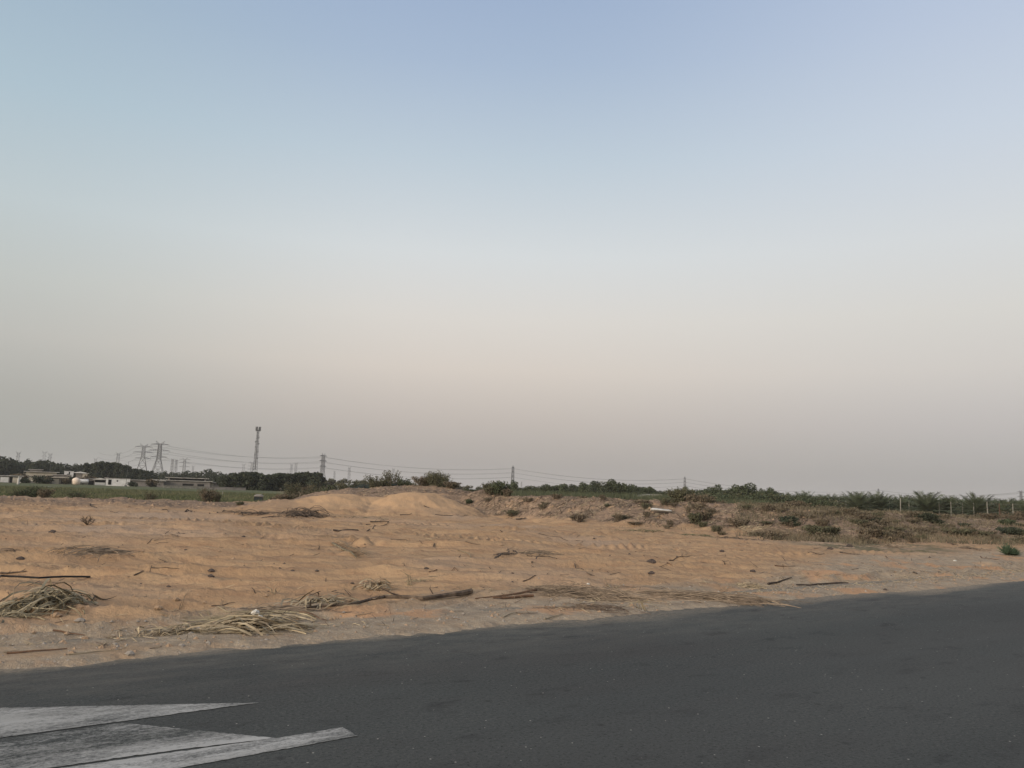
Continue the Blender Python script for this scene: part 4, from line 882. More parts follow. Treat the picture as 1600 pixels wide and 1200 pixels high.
for L_ in range(3):
    for sd_ in (0, 1):
        pts = []; ok = []
        for h in runs:
            tp = h[2]
            if len(tp) < 6: i = min(L_, 1) * 2 + sd_
            else: i = L_ * 2 + sd_
            ok.append(tp[i] - Vector((0, 0, h[1] * .035)))
        a0 = ok[0] + (ok[0] - ok[1]) * 3.0; ok = [a0] + ok
        for a, b in zip(ok[:-1], ok[1:]):
            sag = (b - a).length * .026
            for k in range(17):
                u = k / 16; pts.append(a.lerp(b, u) - Vector((0, 0, sag * 4 * u * (1 - u))))
        mb = MB(); o0 = pts[0]; mb.tube([p - o0 for p in pts], .11, 3, False); o = link('power_line', mb.mesh('power_line'), M['wire']); o.location = o0
        tag(o, ('near' if sd_ == 0 else 'far') + '-side ' + lev[L_] + ' conductor sagging between the pylons along the horizon', 'power line', 'conductors of the power line')
# telecom mast
def mast():
    D = 400; g = stand(397, 755, D); h = atD(403.5, 672, D).z - g.z; root = empty('telecom_mast', g, .3); b = MB()
    tl = 0.0
    lattice(b, (0, 0, 0), (0, 0, h), 2.3, .95, 20, .12); b.tube([(0, 0, h * .3), (0, 0, h)], .16, 5); link('lattice_shaft', b.mesh('lattice_shaft'), M['steeld'], root)
    for z, r in ((h * .985, 1.0),):
        p = MB()
        for k in range(12):
            a, c = k * math.pi / 6, (k + 1) * math.pi / 6
            for zz in (z, z + .9): p.bar((math.cos(a) * r, math.sin(a) * r, zz), (math.cos(c) * r, math.sin(c) * r, zz), .12)
            p.bar((0, 0, z), (math.cos(a) * r, math.sin(a) * r, z), .12)
        link('platform', p.mesh('platform'), M['steeld'], root)
        for k in range(6):
            a = k * math.pi / 3 + .2; q = MB(); q.box((math.cos(a) * r * 1.15, math.sin(a) * r * 1.15, z + 1.0), (.32, .18, 2.1), a + 1.57); link('panel_antenna', q.mesh('panel_antenna'), M['steeld'], root)
    for z, s in ((.87, .5), (.79, -.6), (.76, .6), (.70, -.5), (.62, .55), (.57, -.5), (.50, .4)):
        q = MB(); q.tube([(s, -.5, h * z), (s * 1.6, -.7, h * z)], [.3, .3], 8); q.bar((0, 0, h * z), (s * 1.1, -.5, h * z), .12); link('dish_antenna', q.mesh('dish_antenna'), M['steel'], root)
    for z in (.24, .13):
        q = MB(); w = 1.9
        for a, c in (((-w, -w), (w, -w)), ((w, -w), (w, w)), ((w, w), (-w, w)), ((-w, w), (-w, -w)), ((-w, -w), (w, w)), ((w, -w), (-w, w))): q.bar((*a, h * z), (*c, h * z), .16)
        link('rest_platform', q.mesh('rest_platform'), M['steeld'], root)
    tag(root, 'tall slender lattice telecom mast crowned with panel antennas', 'telecom mast')
mast()

# ------------------------------------------------------------------ sheds and cabins at far left
def U(D): return D / F
def building(x0, x1, yt, yb, D, depth, wall, roof, label, name='shed', over=.35, rt=.14, slope=.0, doors=(), rz=0, cat='shed', gable=False):
    """front wall between photo columns x0..x1 and rows yt (eaves)..yb (foot)"""
    g = stand((x0 + x1) / 2, yb, D); u = U(D) * (1 + 0 * D); w = (x1 - x0) * u; h = max((atD((x0 + x1) / 2, yt, D).z - g.z) * .88, 1.2); view = math.atan2(-g.x, g.y)
    root = empty(name, g, view + rz); b = MB(); b.box((0, depth / 2, h / 2 - .1), (w, depth, h + .2)); link('wall', b.mesh('wall'), M[wall], root)
    r = MB()
    if gable:
        hw, hd, z = w / 2 + over, depth / 2, h; gh = w * .14
        v = [(-hw, -over, z), (hw, -over, z), (0, -over, z + gh), (-hw, depth + over, z), (hw, depth + over, z), (0, depth + over, z + gh)]
        v += [(a, q, c + rt) for a, q, c in v]
        r.add(v, [(0, 1, 4, 3), (6, 9, 11, 8), (8, 11, 10, 7), (0, 3, 9, 6), (1, 7, 10, 4), (0, 6, 8, 7, 1), (3, 4, 10, 11, 9)])
    else: r.box((0, depth / 2, h + rt / 2 + .004), (w + 2 * over, depth + 2 * over, rt))
    link('roof', r.mesh('roof'), M[roof], root)
    for q in doors:
        cx, dw, z0, z1, kind = q[:5]; d = MB()
        if kind == 'porthole':
            d.tube([(0, -.05, 0), (0, .02, 0)], [dw * w / 2] * 2, 14); o = link('round_window', d.mesh('round_window'), M['dkopen'], root); o.location = (cx * w, 0, (z0 + z1) / 2 * h)
        else:
            d.box((0, -.02, 0), (dw * w, .06, (z1 - z0) * h)); o = link(kind, d.mesh(kind), M['dkopen' if kind in ('door', 'window', 'opening') else kind.split('-')[0]], root) if kind in ('door', 'window', 'opening') else link('panel', d.mesh('panel'), M[q[5]], root)
            o.location = (cx * w, 0, (z0 + z1) / 2 * h)
    tag(root, label, cat); return root
B = building
B(4, 29, 742.5, 749.5, 225, 5, 'greyw', 'roofw', 'low white-fronted shed at the far left end with a dark doorway', doors=((-.27, .36, .05, .85, 'p', 'white'), (.02, .12, .0, .9, 'door'), (.22, .26, .05, .8, 'p', 'cream'), (.42, .14, .05, .85, 'p', 'white')))
B(47, 82, 735.5, 744, 262, 7, 'cream', 'roofw', 'long cream farm house with a flat pale roof among dark trees', 'farm_house', over=.7, cat='house', doors=((-.3, .18, .1, .6, 'window'), (.08, .10, 0, .7, 'door'), (.3, .2, .3, .7, 'window')))
B(49, 63, 731.5, 737, 285, 5, 'greyw', 'roofw', 'small pale roof peeping up behind the cream farm house', over=.4)
B(38, 46, 738, 742, 270, 4, 'roofw', 'roofw', 'tiny pale hut at the left corner of the cream farm house', 'hut', over=.2)
B(48, 62, 744, 749, 240, 5, 'cream', 'greyw', 'low cream lean-to below the farm house', 'hut', over=.3)
B(74, 99, 745, 752.5, 228, 6, 'greyw', 'cream', 'grey shed with a pale sloping roof left of the round tank', over=.6, doors=((.0, .32, .0, .85, 'p', 'cream'), (.36, .2, .1, .9, 'opening')))
B(86, 108, 740.5, 744, 262, 5, 'greyw', 'roofw', 'long low shed roof behind the grey shed')
B(102, 113, 734.5, 741, 290, 5, 'white', 'white', 'small white two-room hut with dark gaps right of the farm house', 'hut', over=.1, doors=((.05, .14, .0, 1., 'opening'), (-.25, .3, .1, .35, 'window'), (.35, .2, .1, .35, 'window')))
B(120, 130, 737, 741.5, 280, 6, 'greyw', 'white', 'pale gabled roof left half of the pair above the white tank', over=.6, gable=True); B(130, 136, 738, 742, 275, 4, 'cream', 'roofw', 'small low roof right of the pale gabled one', 'hut')
B(136, 149, 747, 752.5, 236, 5, 'greyw', 'greyw', 'dark grey lean-to between the white tank and the kiosk', doors=((.0, .5, .0, .7, 'opening'),))
k = B(149.5, 163, 748.5, 754.5, 228, 4, 'greyw', 'roofw', 'kiosk with a pale peaked roof and white lower half beside the white cabin', 'kiosk', over=.5, gable=True, doors=((.0, .92, .0, .50, 'p', 'white'), (.0, .92, .55, .92, 'opening')), cat='kiosk')
B(163.5, 168, 745, 753, 232, 3, 'greyw', 'greyw', 'narrow dark shed squeezed between kiosk and white cabin', 'hut', over=.1, doors=((0, .7, 0, .8, 'opening'),))
B(169, 199, 746.5, 756.5, 222, 3.2, 'white', 'greyw', 'white cabin with an open dark door and a round window', 'cabin', over=.05, rt=.15, cat='cabin', doors=((-.34, .13, .16, .86, 'door'), (-.03, .07, .55, .85, 'porthole')))
B(199, 250, 749.5, 757, 232, 7, 'greyw', 'roofw', 'long grey barn with a thin pale roof right of the white cabin', 'barn', cat='barn', over=.6, doors=((-.25, .2, .0, .5, 'opening'), (.25, .15, .0, .5, 'opening')))
B(248, 322, 750, 758, 236, 8, 'greyw', 'roofw', 'longest grey barn in the middle of the row of barns', 'barn', cat='barn', over=.6, doors=((-.38, .08, 0, .5, 'opening'), (.1, .2, .1, .6, 'opening'), (.33, .12, .1, .6, 'opening')))
B(267, 318, 745.5, 749, 262, 8, 'greyw', 'roofw', 'pale roofed open shed standing above and behind the longest barn', 'barn', cat='barn', over=.8, doors=((0, .9, .3, .95, 'opening'),))
B(310, 364, 753, 759.5, 238, 7, 'greyw', 'roofw', 'rightmost grey barn with two pale doors under a thin roof', 'barn', cat='barn', over=.6, rz=0, doors=((-.32, .18, .0, .85, 'p', 'cream'), (-.12, .12, .0, .85, 'p', 'cream'), (-.21, .04, 0, .9, 'opening')))
# white sheet on the last roof
mb = MB(); mb.box((0, 0, .15), (1.2, 1.2, .3)); mb.box((.1, .2, .4), (.7, .7, .2)); o = link('rooftop_box', mb.mesh('rooftop_box'), M['white']); q = atD(361, 752.5, 239); o.location = (q.x, q.y, q.z - .1); tag(o, 'bright white box on the right end of the rightmost barn roof', 'box')
def wall_(x0, x1, y, D, h, m, l):
    a = stand(x0, y, D); b = stand(x1, y + (x1 - x0) * .02, D + 2); c = (a + b) / 2; d = b - a; mb = MB(); L_ = d.to_2d().length
    mb.box((0, 0, h / 2 - .1), (L_, .2, h + .2)); mb.box((0, 0, h + .05), (L_ + .1, .3, .09))
    for i in range(int(L_ / 3)): mb.box((-L_ / 2 + 1.5 + i * 3, -.13, h / 2), (.25, .08, h - .05))
    o = link('boundary_wall', mb.mesh('boundary_wall'), M[m]); o.location = c; o.rotation_euler = (0, 0, math.atan2(d.y, d.x)); tag(o, l, 'wall')
wall_(255, 322, 759, 205, .6, 'concrete', 'low pale wall running in front of the longest barn'); wall_(30, 76, 750, 232, .4, 'cream', 'very low pale wall between the far left shed and the grey shed'); wall_(104, 150, 745, 262, 1.6, 'greyw', 'grey wall strip behind the tanks'); wall_(322, 384, 762, 205, .55, 'greyw', 'low grey wall in front of the rightmost barn')
def tank(px, yb, D, r, hgt_, m, l, horizontal=False):
    g = stand(px, yb, D); mb = MB(); n = 9
    if horizontal:
        pr = [(-1, .5), (-.93, .85), (-.8, 1), (.8, 1), (.93, .85), (1, .5)]; mb.tube([(r * a * 1.25, 0, hgt_ / 2 + .25) for a, _ in pr], [hgt_ / 2 * q for _, q in pr], 16)
        root = empty('water_tank', g, math.atan2(-g.x, g.y))
    else:
        root = empty('water_tank', g); zs = [(0, .72), (.15, .9), (.4, 1), (.62, .97), (.82, .78), (.94, .45), (1, .15)]
        mb.tube([(0, 0, z * hgt_) for z, _ in zs], [r * q for _, q in zs], 18)
    link('tank_body', mb.mesh('tank_body'), M[m], root, True); q = MB(); q.tube([(0, 0, hgt_ * .98), (0, 0, hgt_ * 1.07)], [r * .16] * 2, 10); link('tank_cap', q.mesh('tank_cap'), M['greyw'], root)
    f = MB()
    for s in (-.5, .5): f.box((s * r, 0, .02), (.3, r * .9, .3))
    link('footing', f.mesh('footing'), M['greyw'], root); tag(root, l, 'water tank')
tank(119, 752, 226, 1.02, 1.75, 'tank', 'round cream water tank at the edge of the field'); tank(131, 750.5, 232, .9, 1.15, 'white', 'smaller white water tank right of the round cream one', True); tank(86, 738, 276, .45, 1.0, 'white', 'tiny white tank at the right corner of the farm house')
# mast at the cabin, white marker post, trough, etc
g = stand(196.5, 756, 219); mb = MB(); mb.tube([(0, 0, 0), (.12, 0, 3), (.2, 0, 6.1)], [.06, .05, .04], 6); mb.box((0, 0, .15), (.4, .4, .3)); o = link('light_pole', mb.mesh('light_pole'), M['steel']); o.location = g; tag(o, 'thin grey pole rising beside the right end of the white cabin', 'pole')
g = stand(77, 744, 265); mb = MB(); mb.tube([(0, 0, 0), (0, 0, 5.5)], [.06, .04], 6); mb.box((0, 0, .1), (.3, .3, .2)); o = link('light_pole', mb.mesh('light_pole'), M['steel']); o.location = g; tag(o, 'faint pole standing behind the cream farm house', 'pole')
def drum(px, py, D, w, h, m, l, name, cat, lid=None):
    g = stand(px, py, D); root = empty(name, g, .2); mb = MB(); mb.tube([(0, 0, 0), (0, 0, h * .1), (0, 0, h * .75), (0, 0, h * .8), (0, 0, h)], [w * .5, w * .46, w * .34, w * .28, w * .1], 10); link('body', mb.mesh('body'), M[m], root, True)
    q = MB(); q.tube([(0, 0, h), (0, 0, h * 1.12)], [w * .22, w * .1], 8); link('top', q.mesh('top'), M[lid or m], root); tag(root, l, cat)
drum(28, 759, 190, .55, 1.55, 'roofw', 'pale upright marker standing in the green field at far left', 'marker', 'marker')
def trough():
    g = stand(404.5, 776, 84); root = empty('animal_crate', g, .15); b = MB(); b.box((0, 0, .28), (.78, .6, .50)); link('box_body', b.mesh('box_body'), M['net'], root)
    f = MB()
    for x_ in (-.4, -.13, .13, .4): f.box((x_, -.315, .27), (.04, .03, .56))
    f.box((0, -.315, .55), (.84, .03, .04)); link('frame', f.mesh('frame'), M['dark'], root)
    t = MB(); t.tube([(-.42, 0, .52), (-.2, 0, .60), (.2, 0, .62), (.42, 0, .54)], [.16, .2, .2, .14], 8); link('tarpaulin', t.mesh('tarpaulin'), M['greyw'], root); tag(root, 'dark boxy crate with a grey cover at the near edge of the field', 'crate')
trough()
for px, py, D, hh, m, l in ((431, 773, 100, .45, 'dark', 'short dark stake in the field near the mound'), (348, 767, 120, .55, 'concrete', 'short pale stake in the field below the rightmost barn')):
    g = stand(px, py, D); mb = MB(); mb.tube([(0, 0, -.1), (.01, 0, hh), (.01, 0, hh + .05)], [.07, .06, .02], 6); o = link('stake', mb.mesh('stake'), M[m]); o.location = g; tag(o, l, 'stake')
# plastic mulch strips in the field
for a, b, y, D, l in ((67, 75, 759.5, 150, 'left pale sheet lying in the green field'), (77, 90, 760, 148, 'right pale sheet lying in the green field')):
    p, q = stand(a, y, D), stand(b, y, D); mb = MB(); n = 10; V = []
    for i in range(n + 1):
        c = p.lerp(q, i / n)
        for s in (-.7, .7): V.append((c.x - p.x, c.y - p.y + s, H(c.x, c.y) - p.z + .16 + .04 * math.sin(i * 2.1 + s)))
    mb.add(V, [(2 * i, 2 * i + 2, 2 * i + 3, 2 * i + 1) for i in range(n)]); o = link('plastic_sheet', mb.mesh('plastic_sheet'), M['bag']); o.location = p; tag(o, l, 'plastic sheet')
# greenhouse roof beyond the ridge
def greenhouse():
    D = 140; g = stand(1026, 785, D); w = 43 * U(D); h = atD(1020, 772, D).z - g.z; root = empty('greenhouse', g, .12); b = MB(); n = 12
    V = []; dp = 9
    for i in range(n + 1):
        a = math.pi * i / n; V += [(-w / 2 * math.cos(a), 0, h - .75 + .75 * math.sin(a)), (-w / 2 * math.cos(a), dp, h - .75 + .75 * math.sin(a))]
    b.add(V, [(2 * i, 2 * i + 2, 2 * i + 3, 2 * i + 1) for i in range(n)]); b.add([V[2 * i] for i in range(n + 1)], [tuple(range(n + 1))]); b.add([V[2 * i + 1] for i in range(n + 1)], [tuple(range(n + 1))[::-1]]); link('roof', b.mesh('roof'), M['roofw'], root)
    q = MB(); q.box((0, dp / 2, (h - .75) / 2), (w - .1, dp - .1, h - .76)); link('wall', q.mesh('wall'), M['cream'], root); tag(root, 'pale arched greenhouse roof showing between trees beyond the ridge', 'greenhouse')
greenhouse()
# white slab on the ridge
def slab():
    p = G(1033, 802); D = p.to_2d().length; w = 31 * U(D); mb = MB(); rng = random.Random(4); n = 14; V = []
    prof = [(-.5, .10, .18), (-.42, .16, .26), (-.25, .17, .26), (0, .15, .25), (.2, .15, .23), (.38, .15, .22), (.47, .10, .18), (.5, .04, .10)]
    for x_, z1, hy in prof:
        for k in range(8):
            a = k * math.pi / 4; V.append((x_ * w, math.cos(a) * hy * 1.6, .07 + math.sin(a) * z1 * .55 * (1 + .15 * rng.random()) - x_ * .16 * w * .35))
    mb.add(V, [(i * 8 + j, (i + 1) * 8 + j, (i + 1) * 8 + (j + 1) % 8, i * 8 + (j + 1) % 8) for i in range(len(prof) - 1) for j in range(8)] + [tuple(range(8))[::-1], tuple((len(prof) - 1) * 8 + j for j in range(8))])
    o = link('white_sack', mb.mesh('white_sack'), M['bag']); o.location = p + Vector((0, 0, .1)); tag(o, 'long whitish sack lying on the slope of the ridge', 'sack')
slab()

# ------------------------------------------------------------------ branches, sticks, fronds and piles lying about
def path(pts, lift=0.0):
    out = []
    for i, (a, b) in enumerate(pts):
        p = G(a, b); out.append(p)
    return out
def stick(pts, r, m, l, name='stick', cat='stick', bumps=1, ends=None, forks=0, seed=None, group=None, rise=.01):
    r *= .62; P = path(pts); rng = random.Random(seed or int(pts[0][0] * 3 + pts[0][1])); Q = []
    for a, b in zip(P[:-1], P[1:]):
        n = max(2, int((b - a).length / .25)); n = min(n, 9)
        for k in range(n):
            u = k / n; c = a.lerp(b, u); w = (b - a).length * .018 * bumps; c += Vector((rng.uniform(-w, w), rng.uniform(-w, w), 0)); Q.append(c)
    Q.append(P[-1])
    for c in Q: c.z = H(c.x, c.y) + r * .75 + rise * rng.uniform(0, 1.5)
    if cat in ('branch', 'pipe'):                       # stiff: rests on the bumps instead of following them
        nq = len(Q) - 1; base = [Q[0].z + (Q[-1].z - Q[0].z) * i / nq for i in range(nq + 1)]; up = sorted(H(c.x, c.y) - b for c, b in zip(Q, base))[int(nq * .8)]
        for i, c in enumerate(Q): c.z = base[i] + max(up, -.02) + r * .5 + rng.uniform(-.2, .2) * r
    o0 = Q[0].copy(); n = len(Q); rad = [r * (ends or (1, .45))[0] * (1 - i / (n - 1)) + r * (ends or (1, .45))[1] * i / (n - 1) for i in range(n)]
    mb = MB(); mb.tube([q - o0 for q in Q], rad, 6)
    for f in range(forks):
        i = rng.randrange(max(1, n // 3), n); b = Q[i] - o0; d = (Q[i] - Q[i - 1]).normalized(); a = rng.choice((-1, 1)) * rng.uniform(.5, 1.0); d = Vector((d.x * math.cos(a) - d.y * math.sin(a), d.x * math.sin(a) + d.y * math.cos(a), rng.uniform(.1, .5)))
        ll = min((Q[-1] - Q[0]).length * rng.uniform(.15, .35), rng.uniform(.18, .42)); mb.tube([b, b + d * ll * .5, b + d * ll + Vector((0, 0, ll * .1))], [r * .5, r * .35, r * .15], 4)
    o = link(name, mb.mesh(name), M[m]); o.location = o0; tag(o, l, cat, group); return o
S = stick
S([(-20, 915), (0, 913.5), (60, 911), (100, 908.5), (141, 903)], .028, 'black', 'long black pipe lying on the sand at the left edge above the frond heap', 'pipe', 'pipe', .4, (1, 1))
S([(0, 899), (20, 898), (41, 896)], .03, 'twig', 'short dark branch just above the black pipe at the left edge', forks=2)
S([(106, 889), (157, 888)], .016, 'twig', 'thin reddish-dark stick above the right end of the black pipe', bumps=.5)
S([(209, 902), (223, 896), (237, 886)], .022, 'twig', 'slanting stick on the sand right of the black pipe'); S([(236, 890), (258, 890), (280, 892.5)], .016, 'twig', 'thin flat stick touching the top of the slanting one')
S([(141, 790), (151, 795)], .06, 'dark', 'short thick dark stick far back on the sand at left'); S([(172, 800), (184, 802)], .03, 'twig', 'small stick right of the short thick dark one, far back'); S([(253, 799), (262, 797), (271, 800)], .03, 'twig', 'bent twig shaped like a flat roof, far back on the sand')
S([(289, 801), (292, 798), (304, 801)], .07, 'dark', 'dark stump-like lump of wood far back below the barns', forks=3); S([(328, 802), (350, 799), (362, 801), (378, 804)], .05, 'dark', 'dark crooked branch left of the brush heap, far back', forks=4); S([(376, 805), (400, 806), (424, 806)], .05, 'dark', 'dark branch touching the left of the far brush heap', forks=4)
S([(278, 832), (289, 836)], .03, 'twig', 'short twig in the middle distance at left'); S([(82, 988), (105, 993), (132, 997)], .018, 'brownbark', 'brown stick slanting down on the verge at left'); S([(10, 1023), (50, 1020), (105, 1015)], .02, 'brownbark', 'long reddish stick on the verge near the left edge'); S([(107, 1025), (150, 1021), (190, 1018)], .010, 'pale', 'thin pale straw stick right of the long reddish one')
S([(330, 949), (348, 947), (367, 943)], .014, 'twig', 'thin dark stick above the pale straw heap'); S([(134, 940), (148, 936), (165, 940)], .025, 'dark', 'dark forked twig right of the frond heap', forks=4)
S([(520, 829), (540, 830), (560, 830), (585, 826), (607, 819)], .045, 'dark', 'long crooked dark branch in front of the tyre track'  , forks=3); S([(578, 816), (592, 818), (608, 818)], .05, 'dark', 'short dark branch above the long crooked one', forks=2); S([(571, 822), (579, 822)], .05, 'twig', 'small lump of wood beside the long crooked branch')
S([(680, 805), (700, 806), (730, 807)], .04, 'dark', 'dark branch at the foot of the sand mound', forks=4); S([(662, 791), (671, 794)], .05, 'dark', 'small dark stick on the face of the sand mound'); S([(625, 806), (640, 806)], .05, 'dark', 'dark chunk of wood at the mound foot, left of the longer branch', forks=2)
S([(677, 852), (692, 859)], .035, 'twig', 'short thick stick in the middle of the sand'); S([(715, 861), (730, 866), (747, 876)], .026, 'pale', 'pale bent stick in the middle of the sand'); S([(610, 844), (635, 846), (660, 851)], .018, 'twig', 'thin arching twig left of the short thick stick', forks=3); S([(727, 847), (750, 852)], .024, 'twig', 'straight brown stick above the pale bent one')
S([(670, 895), (683, 892), (710, 891), (751, 895)], .020, 'brownbark', 'reddish bowed stick below the pale bent one'); S([(782, 831), (842, 835), (875, 841), (911, 847)], .022, 'dark', 'longest thin dark stick, lying right of centre on the open sand', bumps=.6)
S([(467, 960), (490, 966), (510, 972)], .022, 'brownbark', 'brown stick below the long thick branch, pointing to the road'); S([(555, 965), (565, 961), (582, 960)], .010, 'pale', 'thin bent straw on the gravel below the long thick branch')
S([(736, 930), (718, 934), (700, 937), (660, 940), (600, 943), (545, 946), (500, 951), (470, 955)], .062, 'twig', 'long thick grey-brown branch lying along the verge', 'branch', 'branch', .8, (1.25, .35), 3)
S([(838, 923), (815, 928), (790, 933), (742, 938)], .035, 'brownbark', 'brown split branch right of the long thick one', 'branch', 'branch', .5, (1.3, .4)); S([(770, 936), (800, 935.5), (833, 935)], .04, 'brownbark', 'strip of reddish bark under the brown split branch', 'bark_strip', 'bark', 1, (.7, 1))
S([(771, 873), (785, 870), (797, 868), (792, 858)], .035, 'twig', 'crooked grey branch at the left of the central branch heap', 'branch', 'branch', forks=3); S([(801, 862), (815, 866), (831, 871)], .035, 'dark', 'straight dark branch crossing the central branch heap', 'branch', 'branch'); S([(830, 881), (842, 873), (856, 872), (870, 874)], .04, 'twig', 'pale grey angled branch at the right of the central branch heap', 'branch', 'branch', forks=2)
S([(897, 884), (912, 892.5)], .024, 'twig', 'upper one of two short sticks in line right of the branch heap'); S([(917, 897), (929, 903)], .026, 'twig', 'lower one of two short sticks in line right of the branch heap'); S([(817, 910), (835, 905), (857, 897)], .018, 'twig', 'thin stick slanting up right above the dark verge brush')
S([(1005, 869), (1025, 873)], .028, 'brownbark', 'brown stick above the dark rock-like clod'); S([(1045, 877), (1058, 874), (1072, 871)], .028, 'twig', 'branching dead twig standing up right of the clods', forks=5); S([(1042, 881), (1050, 886)], .024, 'brownbark', 'tiny stick below the branching dead twig')
S([(949, 915), (962, 920), (975, 926)], .022, 'pale', 'cream-coloured stick with side shoots above the verge brush', forks=6); S([(851, 970), (866, 965), (880, 960)], .016, 'pale', 'pale straight stick on gravel near the road edge'); S([(787, 965), (800, 960), (808, 959)], .014, 'pale', 'pale short stick on gravel left of the straight one'); S([(806, 959), (822, 960), (840, 960)], .014, 'twig', 'thin brown stick continuing from the pale short one')
S([(908, 983.5), (920, 982.8), (936, 983.2)], .012, 'dark', 'thin dark stick lying on the asphalt', bumps=.4, rise=0); S([(1275, 947), (1300, 949), (1340, 954)], .012, 'twig', 'long thin twig lying on the asphalt near the verge', bumps=.5, rise=0)
S([(1167, 835), (1177, 830)], .04, 'dark', 'dark stick poking from the pale cut branches'); S([(1262, 865), (1275, 866.5), (1288, 867)], .04, 'twig', 'flat dark branch on the sand right of centre'); S([(1312, 864), (1325, 866), (1340, 867), (1367, 869)], .04, 'twig', 'longer flat branch right of the flat dark one')
S([(1211, 887), (1232, 888)], .026, 'brownbark', 'short brown stick below the flat dark branch'); S([(1200, 914), (1216, 912), (1237, 906)], .04, 'dark', 'dark curved branch near the verge right of the brush strip', forks=2); S([(1244, 916), (1265, 917), (1290, 915), (1325, 914)], .045, 'dark', 'long dark bark strip at the border of sand and gravel at right', ends=(.5, .9))
S([(1426, 896), (1434, 898.5)], .03, 'dark', 'small dark stick on the verge at right'); S([(1384, 870), (1393, 876)], .024, 'twig', 'small twig on the sand at right'); S([(1532, 870), (1548, 874), (1562, 875)], .03, 'brownbark', 'brown branch half buried below the spiky plant'); S([(1480, 849), (1497, 853)], .05, 'twig', 'short dead branch left of a dry tuft at right', forks=3); S([(1500, 857), (1530, 860)], .04, 'twig', 'flat dead branch left of the spiky plant', forks=4)
S([(840, 807), (870, 803)], .04, 'dark', 'dark twig at the toe of the ridge right of the mound', forks=4); S([(806, 812), (822, 811)], .06, 'dark', 'dark knot of wood at the toe of the ridge', forks=4)
# upright bits
def upright(px, py, hp, m, l, n=2, r=.012):
    p = G(px, py); h = hp / F * p.to_2d().length; mb = MB(); rng = random.Random(int(px)); 
    for i in range(n): mb.tube([(i * .04, 0, -.03), (rng.uniform(-.1, .1), 0, h * .6), (rng.uniform(-.18, .18), .03, h * rng.uniform(.8, 1))], [r, r * .8, r * .4], 4)
    o = link('upright_stalk', mb.mesh('upright_stalk'), M[m]); o.location = p; tag(o, l, 'stalk')
upright(637, 915, 22, 'pale', 'two pale stalks sticking up above the long thick branch', 3); upright(496, 860, 8, 'twig', 'short dark stalk sticking up left of the cut frond'); upright(425, 930, 9, 'pale', 'small pale stalk sticking up left of the straw heap', 2); upright(400, 928, 8, 'twig', 'thin brown stalk sticking up behind the straw heap', 1)
upright(1228, 877, 7, 'twig', 'tiny upright twig on the sand at right', 1); upright(998, 951, 14, 'pale', 'pale curled stalk standing in front of the brush strip', 4, .014); upright(678, 930, 14, 'twig', 'thin leaning stalk behind the thick end of the long branch', 1); upright(1133, 886, 6, 'dark', 'tiny dark upright twig above the brush strip', 2)

def heap(px, py, wpx, hpx, dep, n, m, l, sl, r=.010, flat=.5, dirx=0., spread=.8, name='brush_heap', cat='brush heap', blade=False, seed=None, curl=.5, m2=None, lab2=None):
    """a pile of strands wpx wide around pixel (px, py = foot), hpx high, dep metres deep"""
    c = G(px, py); D = c.to_2d().length; w = wpx / F * D; h = hpx / F * D * .55; r *= .72; rng = random.Random(seed or int(px * 5 + py)); mb = MB(); ca = math.atan2(c.x, c.y)
    ax = Vector((math.cos(-ca), math.sin(-ca), 0)); ay = Vector((-ax.y, ax.x, 0))
    n = int(n * (.85 if blade else 1)); r *= 1.05 if blade else .9; h *= 1.25 if blade else 1
    for i in range(n):
        u = max(-1.3, min(1.3, rng.gauss(0, .52))); v = max(-1.2, min(1.2, rng.gauss(0, .5))); q = c + ax * (u * w / 2) + ay * (v * dep / 2 + dep / 2)
        q.z = H(q.x, q.y); ll = sl * rng.choice((.25, .45, .7, 1, 1.15)) * rng.uniform(.8, 1.1); a = dirx + rng.gauss(0, spread) * rng.choice((.6, 1, 1.6)) + (math.pi if rng.random() < .5 else 0); d = ax * math.cos(a) + ay * math.sin(a)
        z0 = h * max(0, 1 - u * u) * max(0, 1 - v * v) * rng.uniform(0, 1) * (.9 if flat < 1 else .3); arch = ll * rng.uniform(0, .22) ** 1.3 * curl if rng.random() < .6 else 0; pts = []; K = 5; side = Vector((-d.y, d.x, 0)) * rng.uniform(-.25, .25) * ll * curl
        for k in range(K + 1):
            t = k / K; p = q + d * ll * (t - .5) + side * (4 * t * (1 - t)); g = H(p.x, p.y) if k in (0, K) else q.z
            z = max(g, q.z - .05) + r + z0 * (1 - abs(t - .5) * (1.2 + flat)) + arch * 4 * t * (1 - t); p.z = max(z, g + r * .6); pts.append(p - c)
        if blade and rng.random() < .7: mb.strip(pts, r * 1.9, (rng.uniform(-.8, .8), rng.uniform(-.8, .8), 1))
        else: mb.tube(pts, [r, r, r * .9, r * .75, r * .55, r * .3], 3, False)
    me = mb.mesh(name); t = me.attributes.new('tint', 'FLOAT', 'FACE'); rr_2 = random.Random(1); vals = []
    nf = len(me.polygons); v_ = .5
    for i in range(nf):
        if i % 15 == 0: v_ = rr_2.random()
        vals.append(v_)
    t.data.foreach_set('value', vals); o = link(name, me, M[m]); o.location = c; tag(o, l, cat); return o
heap(78, 962, 78, 42, 1.1, 190, 'frond', 'green-grey heap of cut palm leaves at the left edge', .75, .013, .3, .5, .7, 'frond_heap', 'frond heap', True, curl=1.1)
heap(14, 968, 60, 24, .9, 110, 'frond', 'lower spread of pale palm leaves touching the left frame edge', .6, .012, .4, -.3, .7, 'frond_heap', 'frond heap', True, curl=.8)
heap(400, 991, 110, 30, .9, 190, 'pale', 'largest pale heap of dry leaves near the road with white litter in it', .80, .011, .5, -.35, .45, 'frond_heap', 'frond heap', True, curl=.8)
